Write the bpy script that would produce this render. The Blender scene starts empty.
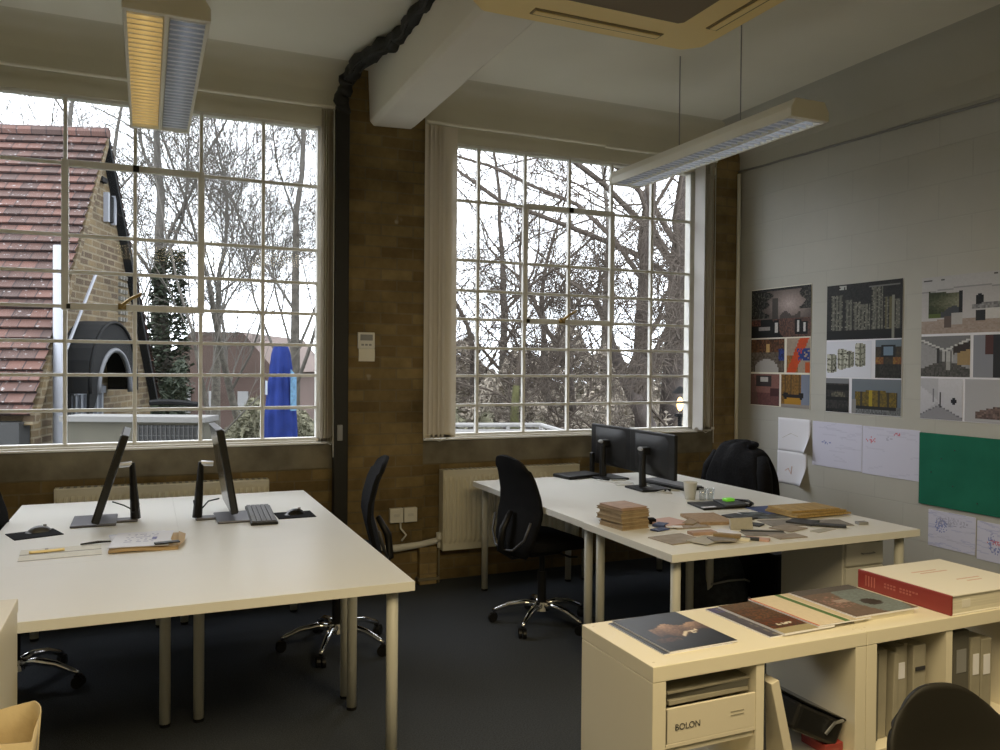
import bpy, math, random
from mathutils import Vector, Matrix
D = bpy.data
C = bpy.context.scene.collection
PI = math.pi
rnd = random.Random(7)

# ------------------------------------------------------------------ camera
F_PX, YAW, PITCH, ROLL, CAM_H = 811.07, 23.59, -0.746, 0.482, 1.5314
cam = D.cameras.new('camera'); cam_o = D.objects.new('camera', cam); C.objects.link(cam_o)
cam.sensor_width = 36.0; cam.sensor_fit = 'HORIZONTAL'; cam.lens = F_PX / 1000 * 36.0
cam.clip_start = 0.02; cam.clip_end = 400
_a, _p, _r = map(math.radians, (YAW, PITCH, ROLL))
fwd = Vector((math.sin(_a) * math.cos(_p), math.cos(_a) * math.cos(_p), math.sin(_p)))
right0 = Vector((math.cos(_a), -math.sin(_a), 0))
up0 = right0.cross(fwd)
# image is turned clockwise by ROLL: camera axes turn the other way
xr = right0 * math.cos(_r) + up0 * math.sin(_r)
yr = up0 * math.cos(_r) - right0 * math.sin(_r)
M = Matrix((xr, yr, -fwd)).transposed().to_4x4()
M.translation = (0, 0, CAM_H)
cam_o.matrix_world = M
bpy.context.scene.camera = cam_o


def out(px, py, d):
    """A point of the outdoors, d metres in front of the camera, along a sight line."""
    return Vector((0, 0, CAM_H)) + fwd * d + xr * ((px - 500) / F_PX * d) - yr * ((py - 375) / F_PX * d)


# ------------------------------------------------------------------ materials
def lin(c):
    return tuple(((x / 12.92) if x <= 0.04045 else ((x + 0.055) / 1.055) ** 2.4) for x in c)


def S(r, g, b):
    return lin((r / 255, g / 255, b / 255))


def mat(name, col, rough=0.6, metal=0.0, var=0.0, scale=8.0, bump=0.0, bscale=None, spec=0.4, emit=None, estr=0.0, stretch=None):
    m = D.materials.new(name); m.use_nodes = True
    nt = m.node_tree; b = nt.nodes['Principled BSDF']
    b.inputs['Base Color'].default_value = (*col, 1)
    b.inputs['Roughness'].default_value = rough
    b.inputs['Metallic'].default_value = metal
    b.inputs['Specular IOR Level'].default_value = spec
    if emit:
        b.inputs['Emission Color'].default_value = (*emit, 1); b.inputs['Emission Strength'].default_value = estr
    if var or bump:
        tc = nt.nodes.new('ShaderNodeTexCoord')
        vec = tc.outputs['Object']
        if stretch:
            mp = nt.nodes.new('ShaderNodeMapping'); mp.inputs['Scale'].default_value = stretch
            nt.links.new(vec, mp.inputs['Vector']); vec = mp.outputs['Vector']
    if var:
        n = nt.nodes.new('ShaderNodeTexNoise'); n.inputs['Scale'].default_value = scale; n.inputs['Detail'].default_value = 6
        nt.links.new(vec, n.inputs['Vector'])
        r = nt.nodes.new('ShaderNodeValToRGB')
        r.color_ramp.elements[0].position = 0.3; r.color_ramp.elements[1].position = 0.7
        r.color_ramp.elements[0].color = (*[max(0, x * (1 - var)) for x in col], 1)
        r.color_ramp.elements[1].color = (*[min(1, x * (1 + var)) for x in col], 1)
        nt.links.new(n.outputs['Fac'], r.inputs['Fac']); nt.links.new(r.outputs['Color'], b.inputs['Base Color'])
    if bump:
        n2 = nt.nodes.new('ShaderNodeTexNoise'); n2.inputs['Scale'].default_value = bscale or scale * 4; n2.inputs['Detail'].default_value = 4
        nt.links.new(vec, n2.inputs['Vector'])
        bp = nt.nodes.new('ShaderNodeBump'); bp.inputs['Strength'].default_value = bump; bp.inputs['Distance'].default_value = 0.01
        nt.links.new(n2.outputs['Fac'], bp.inputs['Height']); nt.links.new(bp.outputs['Normal'], b.inputs['Normal'])
    return m


def brick_mat(name, axes, c1, c2, mortar, bw, rh, ms, rough=0.85, bump=0.5, stain=0.35, stain_scale=1.3, off=(0, 0), speck=None, bias=0.0):
    m = D.materials.new(name); m.use_nodes = True
    nt = m.node_tree; b = nt.nodes['Principled BSDF']; L = nt.links.new
    b.inputs['Roughness'].default_value = rough; b.inputs['Specular IOR Level'].default_value = 0.25
    tc = nt.nodes.new('ShaderNodeTexCoord'); sp = nt.nodes.new('ShaderNodeSeparateXYZ'); cb = nt.nodes.new('ShaderNodeCombineXYZ')
    L(tc.outputs['Object'], sp.inputs[0])
    for k in range(2):
        ad = nt.nodes.new('ShaderNodeMath'); ad.operation = 'ADD'; ad.inputs[1].default_value = off[k]
        L(sp.outputs[axes[k]], ad.inputs[0]); L(ad.outputs[0], cb.inputs[k])
    # a little waviness so courses are not ruler straight
    br = nt.nodes.new('ShaderNodeTexBrick')
    for k, v in (('Scale', 1.0), ('Brick Width', bw), ('Row Height', rh), ('Mortar Size', ms), ('Mortar Smooth', 0.3), ('Bias', bias)):
        br.inputs[k].default_value = v
    br.inputs['Color1'].default_value = (*c1, 1); br.inputs['Color2'].default_value = (*c2, 1); br.inputs['Mortar'].default_value = (*mortar, 1)
    L(cb.outputs[0], br.inputs['Vector'])
    col = br.outputs['Color']
    if stain:
        n = nt.nodes.new('ShaderNodeTexNoise'); n.inputs['Scale'].default_value = stain_scale; n.inputs['Detail'].default_value = 8; n.inputs['Roughness'].default_value = 0.65
        L(tc.outputs['Object'], n.inputs['Vector'])
        r = nt.nodes.new('ShaderNodeValToRGB'); r.color_ramp.elements[0].position = 0.3; r.color_ramp.elements[1].position = 0.75
        r.color_ramp.elements[0].color = (1 - stain, 1 - stain, 1 - stain, 1); r.color_ramp.elements[1].color = (1 + stain * 0.5,) * 3 + (1,)
        L(n.outputs['Fac'], r.inputs['Fac'])
        mx = nt.nodes.new('ShaderNodeMix'); mx.data_type = 'RGBA'; mx.blend_type = 'MULTIPLY'; mx.inputs['Factor'].default_value = 1
        L(col, mx.inputs[6]); L(r.outputs['Color'], mx.inputs[7]); col = mx.outputs[2]
    if speck:
        n = nt.nodes.new('ShaderNodeTexNoise'); n.inputs['Scale'].default_value = speck[0]; n.inputs['Detail'].default_value = 2
        L(tc.outputs['Object'], n.inputs['Vector'])
        r = nt.nodes.new('ShaderNodeValToRGB'); r.color_ramp.elements[0].position = speck[1]; r.color_ramp.elements[1].position = speck[1] + 0.04
        r.color_ramp.elements[0].color = (0, 0, 0, 1); r.color_ramp.elements[1].color = (1, 1, 1, 1)
        L(n.outputs['Fac'], r.inputs['Fac'])
        mx = nt.nodes.new('ShaderNodeMix'); mx.data_type = 'RGBA'; L(r.outputs['Color'], mx.inputs['Factor'])
        L(col, mx.inputs[6]); mx.inputs[7].default_value = (*speck[2], 1); col = mx.outputs[2]
    L(col, b.inputs['Base Color'])
    if bump:
        bp = nt.nodes.new('ShaderNodeBump'); bp.inputs['Strength'].default_value = bump; bp.inputs['Distance'].default_value = 0.01; bp.invert = True
        L(br.outputs['Fac'], bp.inputs['Height']); L(bp.outputs['Normal'], b.inputs['Normal'])
    return m


def glass_mat(name, refl=0.06, tint=(1, 1, 1)):
    m = D.materials.new(name); m.use_nodes = True; nt = m.node_tree; nt.nodes.clear()
    o = nt.nodes.new('ShaderNodeOutputMaterial'); mx = nt.nodes.new('ShaderNodeMixShader'); t = nt.nodes.new('ShaderNodeBsdfTransparent'); g = nt.nodes.new('ShaderNodeBsdfGlossy')
    t.inputs[0].default_value = (*tint, 1); g.inputs['Roughness'].default_value = 0.02; mx.inputs[0].default_value = refl
    nt.links.new(t.outputs[0], mx.inputs[1]); nt.links.new(g.outputs[0], mx.inputs[2]); nt.links.new(mx.outputs[0], o.inputs[0])
    return m


def fabric_mat(name, col, trans=0.4):
    m = D.materials.new(name); m.use_nodes = True; nt = m.node_tree; nt.nodes.clear()
    o = nt.nodes.new('ShaderNodeOutputMaterial'); mx = nt.nodes.new('ShaderNodeMixShader'); d = nt.nodes.new('ShaderNodeBsdfDiffuse'); t = nt.nodes.new('ShaderNodeBsdfTranslucent')
    d.inputs[0].default_value = (*col, 1); t.inputs[0].default_value = (*col, 1); mx.inputs[0].default_value = trans
    nt.links.new(d.outputs[0], mx.inputs[1]); nt.links.new(t.outputs[0], mx.inputs[2]); nt.links.new(mx.outputs[0], o.inputs[0])
    return m


def attr_mat(name, rough=0.7, spec=0.2):
    m = D.materials.new(name); m.use_nodes = True; nt = m.node_tree; b = nt.nodes['Principled BSDF']
    a = nt.nodes.new('ShaderNodeAttribute'); a.attribute_name = 'Col'
    b.inputs['Roughness'].default_value = rough; b.inputs['Specular IOR Level'].default_value = spec
    nt.links.new(a.outputs['Color'], b.inputs['Base Color'])
    return m


MT = {}
OUTDOOR = 1.0
def K(k, col, *a, **kw):
    MT[k] = mat(k, tuple(x * OUTDOOR for x in col), *a, **kw); return MT[k]

K('ceiling_paint', (0.78, 0.75, 0.65), 0.9, var=0.04, scale=1.2, bump=0.08, bscale=20)
K('plaster_paint', (0.60, 0.57, 0.46), 0.9, var=0.05, scale=1.5, bump=0.08, bscale=18)
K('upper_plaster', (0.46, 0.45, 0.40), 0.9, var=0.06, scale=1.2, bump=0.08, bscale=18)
K('beam_paint', (0.76, 0.73, 0.65), 0.85, var=0.04, scale=2, bump=0.25, bscale=9)
K('carpet', (0.050, 0.056, 0.066), 0.95, var=0.35, scale=160, bump=0.5, bscale=260, spec=0.1)
K('concrete_band', (0.145, 0.125, 0.085), 0.8, var=0.35, scale=6, bump=0.2, bscale=30)
K('window_paint', (0.66, 0.65, 0.61), 0.5, var=0.08, scale=12)
K('sill_paint', (0.70, 0.68, 0.62), 0.5)
K('table_white', (0.80, 0.785, 0.73), 0.33, var=0.012, scale=3, spec=0.45)
K('table_edge', (0.74, 0.70, 0.60), 0.5)
K('leg_paint', (0.50, 0.49, 0.43), 0.4)
K('cabinet_white', (0.74, 0.68, 0.53), 0.42, var=0.015, scale=3)
K('black_plastic', (0.007, 0.007, 0.0075), 0.45, spec=0.25)
K('black_gloss', (0.006, 0.006, 0.0065), 0.2)
K('black_mesh', (0.007, 0.007, 0.0075), 0.85, bump=0.4, bscale=300, spec=0.1)
K('black_fabric', (0.006, 0.006, 0.0065), 0.95, var=0.3, scale=60, bump=0.4, bscale=90, spec=0.1)
K('jacket_cloth', (0.0055, 0.0055, 0.0065), 0.9, var=0.3, scale=30, bump=0.3, bscale=60, spec=0.15)
K('duct_black', (0.010, 0.010, 0.010), 0.6)
K('chrome', (0.75, 0.75, 0.76), 0.12, metal=1.0)
K('steel', (0.55, 0.56, 0.58), 0.35, metal=1.0)
K('grey_metal', (0.25, 0.25, 0.25), 0.5)
K('shell_plastic', (0.010, 0.009, 0.007), 0.55, spec=0.2)
K('radiator_paint', (0.66, 0.62, 0.50), 0.45)
K('socket_white', (0.72, 0.70, 0.64), 0.35)
K('brass', (0.28, 0.18, 0.06), 0.35, metal=0.8)
K('light_white', (0.76, 0.73, 0.62), 0.45)
K('louvre_alu', (0.50, 0.51, 0.54), 0.45, metal=0.15)
K('louvre_edge', (0.85, 0.86, 0.88), 0.4)
K('louvre_edge_warm_tint', (0.95, 0.85, 0.60), 0.4)  # blade rims carry the same painted warm reflection
K('louvre_warm_tint', (0.70, 0.58, 0.32), 0.38, metal=0.15, emit=(1.0, 0.80, 0.42), estr=0.10)  # warm reflection on plain aluminium put into colour and a faint glow
K('tube_off_glow', (0.85, 0.87, 0.9), 0.3, emit=(0.75, 0.85, 1.0), estr=0.7)  # unlit tube; its glow stands in for reflected sky
K('tube_off_glow_warm', (0.95, 0.8, 0.45), 0.3, emit=(1.0, 0.80, 0.42), estr=1.2)  # unlit tube with a warm glow added in place of reflected light
K('tube_off_glow_cool', (0.9, 0.92, 1.0), 0.3, emit=(0.85, 0.92, 1.0), estr=1.6)  # unlit tube, stronger glow added to imitate the window's reflection
K('cassette_cream', (0.86, 0.66, 0.27), 0.5)
K('cassette_grille', (0.16, 0.12, 0.06), 0.6)
K('cassette_slot', (0.20, 0.15, 0.06), 0.6)
K('paper_white', (0.78, 0.78, 0.85), 0.8)
K('paper_cream', (0.78, 0.74, 0.62), 0.8)
K('kraft', (0.62, 0.49, 0.28), 0.8, var=0.12, scale=7, bump=0.5, bscale=12)
K('envelope_tan', (0.55, 0.38, 0.20), 0.8)
K('yellow_paper', (0.85, 0.58, 0.12), 0.7)
K('ink_dark', (0.03, 0.03, 0.035), 0.6)
K('felt_green', (0.018, 0.135, 0.085), 0.95, var=0.12, scale=5, bump=0.15, bscale=120, spec=0.05)
K('red_cover', (0.235, 0.028, 0.024), 0.45)
K('spine_text', (0.40, 0.11, 0.09), 0.5)
K('book_white', (0.74, 0.71, 0.64), 0.55)
K('page_edge', (0.66, 0.62, 0.50), 0.8, var=0.12, scale=3, stretch=(1, 1, 120))
K('pink_print', (0.58, 0.36, 0.30), 0.6)
K('sample_tan', (0.36, 0.27, 0.16), 0.7, var=0.25, scale=18)
K('sample_brown', (0.27, 0.19, 0.105), 0.7, var=0.2, scale=25)
K('sample_pink', (0.40, 0.26, 0.19), 0.7, var=0.15, scale=15)
K('cork', (0.34, 0.23, 0.14), 0.85, var=0.2, scale=60)
K('oak_sample', (0.40, 0.26, 0.09), 0.6, var=0.3, scale=9, stretch=(12, 1, 1))
K('slate_sample', (0.035, 0.037, 0.042), 0.6, var=0.2, scale=20)
K('grey_sample', (0.22, 0.20, 0.18), 0.7, var=0.2, scale=25)
K('taupe_sample', (0.30, 0.25, 0.20), 0.7, var=0.2, scale=20)
K('stone_sample', (0.42, 0.40, 0.35), 0.7, var=0.12, scale=25)
K('blue_sample', (0.04, 0.06, 0.16), 0.6)
K('glass_sample', (0.12, 0.15, 0.17), 0.2)
K('cup_paper', (0.66, 0.65, 0.60), 0.7)
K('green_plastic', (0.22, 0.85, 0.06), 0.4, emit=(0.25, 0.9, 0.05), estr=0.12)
K('cable_white', (0.62, 0.61, 0.57), 0.5)
K('cable_black', (0.012, 0.012, 0.012), 0.5)
K('key_grey', (0.11, 0.11, 0.12), 0.5)
K('screen_off', (0.035, 0.034, 0.033), 0.18)
K('monitor_grey', (0.055, 0.055, 0.06), 0.4)
K('base_grey', (0.10, 0.10, 0.12), 0.35, metal=0.4)
K('box_card', (0.66, 0.60, 0.47), 0.7)
K('folder_cream', (0.31, 0.285, 0.22), 0.75, var=0.1, scale=14)  # cream darkened in the colour itself for shade inside the shelf cells
K('folder_dark', (0.10, 0.095, 0.08), 0.7)
K('backpack_cloth', (0.034, 0.038, 0.046), 0.85, var=0.3, scale=30, bump=0.4, bscale=50)
K('pedestal_white', (0.60, 0.58, 0.52), 0.5)
K('pedestal_side', (0.42, 0.40, 0.34), 0.6)
# outdoors
OUTDOOR = 0.42
K('bark_dark', (0.125, 0.105, 0.095), 0.95, var=0.4, scale=9, bump=0.6, bscale=30, spec=0.1)
K('bark_grey', (0.17, 0.155, 0.13), 0.95, var=0.4, scale=9, bump=0.6, bscale=30, spec=0.1)
K('bark_green', (0.20, 0.20, 0.09), 0.95, var=0.35, scale=6, bump=0.5, bscale=25, spec=0.1)
K('twig', (0.15, 0.122, 0.10), 0.95, spec=0.1)
K('twig_grey', (0.22, 0.205, 0.18), 0.95, spec=0.1)
K('ivy', (0.040, 0.060, 0.028), 0.8, var=0.5, scale=30)
K('brush_brown', (0.62, 0.54, 0.43), 0.95, var=0.5, scale=4)
K('brush_green', (0.32, 0.31, 0.20), 0.95, var=0.5, scale=4)
K('brush_russet', (0.75, 0.58, 0.44), 0.95, var=0.4, scale=4)
K('lawn', (0.10, 0.115, 0.060), 0.95, var=0.3, scale=2, bump=0.4, bscale=60)
K('black_board', (0.020, 0.021, 0.022), 0.8, spec=0.1)
K('canopy_edge', (0.16, 0.17, 0.19), 0.5)
K('door_blue', (0.17, 0.19, 0.23), 0.5)
K('door_bar', (0.34, 0.37, 0.42), 0.5)
K('pipe_white', (0.50, 0.53, 0.60), 0.4)
K('render_grey', (0.17, 0.16, 0.12), 0.9, var=0.15, scale=4)
K('coping_white', (0.33, 0.325, 0.31), 0.7)
K('mesh_dark', (0.035, 0.036, 0.036), 0.7)
K('mesh_wire', (0.11, 0.11, 0.11), 0.6)
K('parasol_blue', (0.03, 0.055, 0.27), 0.85, var=0.25, scale=8, spec=0.05)
K('parasol_logo', (0.16, 0.38, 0.62), 0.7, var=0.4, scale=30)
K('parasol_white', (0.55, 0.62, 0.72), 0.7)
K('far_brick', (0.15, 0.095, 0.078), 0.9, var=0.25, scale=0.6)
K('far_roof', (0.16, 0.105, 0.085), 0.9, var=0.15, scale=1.5)
K('far_green', (0.28, 0.45, 0.36), 0.7)
K('far_white', (0.55, 0.55, 0.56), 0.7)
K('rail_white', (0.62, 0.61, 0.60), 0.5)
K('lamp_glow', (1, 0.6, 0.2), 0.5, emit=(1.0, 0.55, 0.2), estr=5)
OUTDOOR = 1.0
MT['brick_inside'] = brick_mat('brick_inside', 'XZ', (0.25, 0.18, 0.080), (0.160, 0.110, 0.048), (0.185, 0.145, 0.082), 0.225, 0.075, 0.006, stain=0.55, stain_scale=3.0, bump=0.35, speck=(7, 0.74, (0.30, 0.26, 0.18)))
MT['brick_dark'] = brick_mat('brick_dark', 'XZ', (0.33, 0.24, 0.115), (0.21, 0.15, 0.07), (0.25, 0.19, 0.11), 0.225, 0.075, 0.006, stain=0.55, stain_scale=3.0, bump=0.35)
MT['brick_side'] = brick_mat('brick_side', 'YZ', (0.14, 0.09, 0.04), (0.09, 0.055, 0.024), (0.10, 0.075, 0.045), 0.225, 0.075, 0.006, stain=0.5, stain_scale=3.0)
MT['block_paint'] = brick_mat('block_paint', 'YZ', (0.45, 0.442, 0.40), (0.44, 0.432, 0.39), (0.415, 0.408, 0.37), 0.45, 0.225, 0.004, rough=0.75, stain=0.07, stain_scale=1.5, bump=0.3, off=(0.05, 0.02))
MT['gable_brick'] = brick_mat('gable_brick', 'YZ', (0.135, 0.098, 0.048), (0.060, 0.040, 0.022), (0.145, 0.12, 0.078), 0.235, 0.082, 0.013, stain=0.4, stain_scale=1.6, bias=0.1)
MT['roof_tile'] = brick_mat('roof_tile', 'XZ', (0.098, 0.046, 0.035), (0.048, 0.030, 0.026), (0.018, 0.012, 0.012), 0.17, 0.1078, 0.008, rough=0.7, stain=0.5, stain_scale=1.4, bump=0.0, off=(0, -5.03), speck=(26, 0.66, (0.20, 0.185, 0.185)))  # pale specks paint highlight dots into the tile colour
MT['glass'] = glass_mat('glass', 0.006, (0.985, 0.99, 0.99))
MT['tumbler_glass'] = glass_mat('tumbler_glass', 0.22, (0.93, 0.95, 0.96))
MT['blind_cloth'] = fabric_mat('blind_cloth', (0.66, 0.60, 0.50), 0.12)
MT['blind_cloth_lit'] = fabric_mat('blind_cloth_lit', (0.72, 0.70, 0.68), 0.3)  # paler, more translucent cloth copy for the slat bright with window light
MT['print'] = attr_mat('print', 0.6)
MT['print_gloss'] = attr_mat('print_gloss', 0.35, 0.4)


# ------------------------------------------------------------------ mesh builder
class MB:
    def __init__(s):
        s.v = []; s.f = []

    def add(s, verts, faces, mtx=None):
        o = len(s.v)
        for p in verts:
            p = Vector(p)
            s.v.append(tuple(mtx @ p) if mtx else tuple(p))
        s.f += [tuple(i + o for i in f) for f in faces]
        return s

    def box(s, x0, x1, y0, y1, z0, z1, mtx=None):
        v = [(x0, y0, z0), (x1, y0, z0), (x1, y1, z0), (x0, y1, z0), (x0, y0, z1), (x1, y0, z1), (x1, y1, z1), (x0, y1, z1)]
        return s.add(v, [(0, 3, 2, 1), (4, 5, 6, 7), (0, 1, 5, 4), (1, 2, 6, 5), (2, 3, 7, 6), (3, 0, 4, 7)], mtx)

    def quad(s, a, b, c, d):
        return s.add([a, b, c, d], [(0, 1, 2, 3)])

    def prism(s, poly, z0, z1, mtx=None):
        n = len(poly)
        v = [(x, y, z0) for x, y in poly] + [(x, y, z1) for x, y in poly]
        f = [tuple(reversed(range(n))), tuple(range(n, 2 * n))] + [(i, (i + 1) % n, n + (i + 1) % n, n + i) for i in range(n)]
        return s.add(v, f, mtx)

    def lathe(s, prof, seg=20, mtx=None, close=True):
        v = []; f = []
        n = len(prof)
        for k in range(seg):
            a = 2 * PI * k / seg
            for r, z in prof:
                v.append((r * math.cos(a), r * math.sin(a), z))
        for k in range(seg):
            k2 = (k + 1) % seg
            for i in range(n - 1):
                f.append((k * n + i, k2 * n + i, k2 * n + i + 1, k * n + i + 1))
        if close:
            if prof[0][0] > 1e-6: f.append(tuple(reversed([k * n for k in range(seg)])))
            if prof[-1][0] > 1e-6: f.append(tuple(k * n + n - 1 for k in range(seg)))
        return s.add(v, f, mtx)

    def cyl(s, p, r, h, seg=16, r2=None):
        return s.lathe([(r, 0), (r if r2 is None else r2, h)], seg, Matrix.Translation(p))

    def tube(s, pts, r, seg=8, caps=True):
        pts = [Vector(p) for p in pts]; n = len(pts)
        rs = r if isinstance(r, (list, tuple)) else [r] * n
        v = []; f = []
        ref = Vector((0, 0, 1))
        prev = None
        for i, p in enumerate(pts):
            t = (pts[min(i + 1, n - 1)] - pts[max(i - 1, 0)])
            if t.length < 1e-9: t = Vector((0, 0, 1))
            t.normalize()
            if prev is None:
                u = t.orthogonal().normalized()
            else:
                u = (prev - t * prev.dot(t))
                u = u.normalized() if u.length > 1e-6 else t.orthogonal().normalized()
            prev = u; w = t.cross(u)
            for k in range(seg):
                a = 2 * PI * k / seg
                v.append(p + (u * math.cos(a) + w * math.sin(a)) * rs[i])
        for i in range(n - 1):
            for k in range(seg):
                k2 = (k + 1) % seg
                f.append((i * seg + k, i * seg + k2, (i + 1) * seg + k2, (i + 1) * seg + k))
        if caps:
            f.append(tuple(reversed(range(seg)))); f.append(tuple((n - 1) * seg + k for k in range(seg)))
        return s.add(v, f)

    def grid(s, fn, nu, nv, mtx=None):
        v = [fn(i / nu, j / nv) for j in range(nv + 1) for i in range(nu + 1)]
        f = [(j * (nu + 1) + i, j * (nu + 1) + i + 1, (j + 1) * (nu + 1) + i + 1, (j + 1) * (nu + 1) + i) for j in range(nv) for i in range(nu)]
        return s.add(v, f, mtx)

    def ball(s, c, rx, ry, rz, seg=14, rings=8):
        prof = [(max(1e-7, math.sin(PI * i / rings)), -math.cos(PI * i / rings)) for i in range(rings + 1)]
        return s.lathe(prof, seg, Matrix.Translation(c) @ Matrix.Diagonal((rx, ry, rz, 1)), close=False)

    def build(s, name, m, parent=None, smooth=False, bevel=0.0, solid=0.0, sub=0, auto=None, segs=2):
        me = D.meshes.new(name); me.from_pydata(s.v, [], s.f); me.update()
        o = D.objects.new(name, me); C.objects.link(o)
        me.materials.append(MT[m] if isinstance(m, str) else m)
        if smooth:
            me.polygons.foreach_set('use_smooth', [True] * len(me.polygons))
        if solid:
            md = o.modifiers.new('solid', 'SOLIDIFY'); md.thickness = solid; md.offset = 0
        if sub:
            md = o.modifiers.new('sub', 'SUBSURF'); md.levels = sub; md.render_levels = sub
        if bevel:
            md = o.modifiers.new('bev', 'BEVEL'); md.width = bevel; md.segments = segs; md.limit_method = 'ANGLE'; md.angle_limit = math.radians(40)
        if parent: o.parent = parent
        return o


def tag(o, label, cat, group=None, kind=None):
    o['label'] = label; o['category'] = cat
    if group: o['group'] = group
    if kind: o['kind'] = kind
    return o


def thing(name, label, cat, loc=(0, 0, 0), rz=0.0, group=None):
    o = D.objects.new(name, None); C.objects.link(o); o.empty_display_size = 0.1
    o.location = loc; o.rotation_euler = (0, 0, rz)
    return tag(o, label, cat, group)


def struct(o):
    o['kind'] = 'structure'; return o


def copy_tree(o, parent=None):
    c = o.copy(); C.objects.link(c)
    if parent: c.parent = parent
    for ch in [x for x in D.objects if x.parent == o]:
        copy_tree(ch, c)
    return c


def text(name, body, size, m, parent, loc, rot, align='LEFT', extr=0.0):
    cu = D.curves.new(name, 'FONT'); cu.body = body; cu.size = size; cu.align_x = align; cu.extrude = extr
    o = D.objects.new(name, cu); C.objects.link(o); cu.materials.append(MT[m])
    bpy.context.view_layer.update()
    me = D.meshes.new_from_object(o.evaluated_get(bpy.context.evaluated_depsgraph_get()))
    D.objects.remove(o)
    o = D.objects.new(name, me); C.objects.link(o)
    o.location = loc; o.rotation_euler = rot; o.parent = parent
    return o


def TR(x, y, z, rz=0, rx=0, ry=0):
    return Matrix.Translation((x, y, z)) @ Matrix.Rotation(rz, 4, 'Z') @ Matrix.Rotation(ry, 4, 'Y') @ Matrix.Rotation(rx, 4, 'X')


# printed pictures: a fine flat grid whose cells carry the print's colours
def canvas(name, parent, origin, du, dv, nu, nv, fn, m='print', seed=1):
    """origin = lower left corner, du / dv = full edge vectors; fn(u, v, random) gives an sRGB colour, v up"""
    r = random.Random(seed)
    O_, U, V = Vector(origin), Vector(du), Vector(dv)
    b = MB().grid(lambda u, v: O_ + U * u + V * v, nu, nv)
    o = b.build(name, m, parent)
    me = o.data
    a = me.color_attributes.new('Col', 'FLOAT_COLOR', 'CORNER')
    for p in me.polygons:
        i, j = p.index % nu, p.index // nu
        c = fn((i + .5) / nu, (j + .5) / nv, r)
        c = lin(tuple(min(1, max(0, x)) for x in c))
        for li in p.loop_indices: a.data[li].color = (*c, 1)
    return o


def mixc(a, b, t):
    t = min(1, max(0, t)); return tuple(x + (y - x) * t for x, y in zip(a, b))


def g3(x): return (x, x, x)


XR, YW, ZC = 4.52, 5.43, 3.5       # right wall, window wall, ceiling
XL, YB = -2.6, -2.4

# ------------------------------------------------------------------ room shell
struct(MB().box(XL - .2, XR + .2, YB - .2, YW + .35, -.1, 0).build('floor', 'carpet'))
struct(MB().box(XL - .2, XR + .2, YB - .2, YW + .35, ZC, ZC + .12).build('ceiling', 'ceiling_paint'))
struct(MB().box(XR, XR + .2, YB - .2, YW + .35, 0, ZC).build('wall_right', 'block_paint'))
struct(MB().box(XL - .2, XL, YB - .2, YW + .35, 0, ZC).build('wall_left', 'plaster_paint'))
struct(MB().box(XL, XR, YB - .2, YB, 0, ZC).build('wall_rear', 'plaster_paint'))
WX = [-1.572 + .3775 * k for k in range(7)] + [1.05]
WX2 = [1.822 + .371 * k for k in range(6)] + [4.052]
WZ = [1.025, 1.236, 1.448, 1.648, 1.855, 2.06, 2.277, 2.70, 3.09]
wb = MB()
wb.box(XL, 1.24, YW, YW + .11, 0, .83)
wb.box(1.77, 4.30, YW, YW + .11, 0, .83)
wb.box(XL, WX[0] - .02, YW, YW + .11, .83, ZC)
struct(wb.build('wall_back', 'brick_inside'))
struct(MB().box(1.24, 1.77, YW - .045, YW + .11, 0, ZC).build('pillar_left', 'brick_inside'))
struct(MB().box(4.28, XR, YW - .03, YW + .11, 0, ZC).build('pillar_right', 'brick_dark'))
struct(MB().box(XL, 1.24, YW - .012, YW + .11, .83, .995).build('trim_1', 'concrete_band'))
struct(MB().box(1.77, 4.28, YW - .012, YW + .11, .83, .995).build('trim_2', 'concrete_band'))
# plaster over the window heads with two shallow steps
for n, (x0, x1) in enumerate(((XL, 1.24), (1.77, 4.28))):
    h = MB().box(x0, x1, YW - .005, YW + .11, 3.13, ZC)
    h.box(x0, x1, YW - .018, YW + .11, 3.10, 3.16)
    struct(h.build('trim_%d' % (n + 3), 'plaster_paint'))
def cove(name, a, b_, inward, m, r_=.16):
    # quarter round fillet between wall and ceiling from a to b_
    A_, B_, I_ = Vector(a), Vector(b_), Vector(inward)
    g_ = MB().grid(lambda u, v: A_.lerp(B_, u) + I_ * (r_ * (1 - math.sin(v * PI / 2))) + Vector((0, 0, -r_ * (1 - math.cos(v * PI / 2)))), 1, 10)
    return struct(g_.build(name, m, None, smooth=True))
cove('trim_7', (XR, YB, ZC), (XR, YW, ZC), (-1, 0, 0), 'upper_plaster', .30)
cove('trim_8', (1.77, YW - .005, ZC), (4.30, YW - .005, ZC), (0, -1, 0), 'plaster_paint')
cove('trim_9', (XL, YW - .005, ZC), (1.24, YW - .005, ZC), (0, -1, 0), 'plaster_paint')
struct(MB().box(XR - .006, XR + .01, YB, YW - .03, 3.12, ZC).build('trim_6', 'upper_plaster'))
# narrow strips of wall between window frames and pillars
MBs = MB().box(1.05, 1.24, YW, YW + .11, .995, 3.13)
MBs.box(1.77, 1.80, YW, YW + .11, .995, 3.13); MBs.box(4.075, 4.28, YW, YW + .11, .995, 3.13)
struct(MBs.build('trim_5', 'plaster_paint'))


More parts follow.
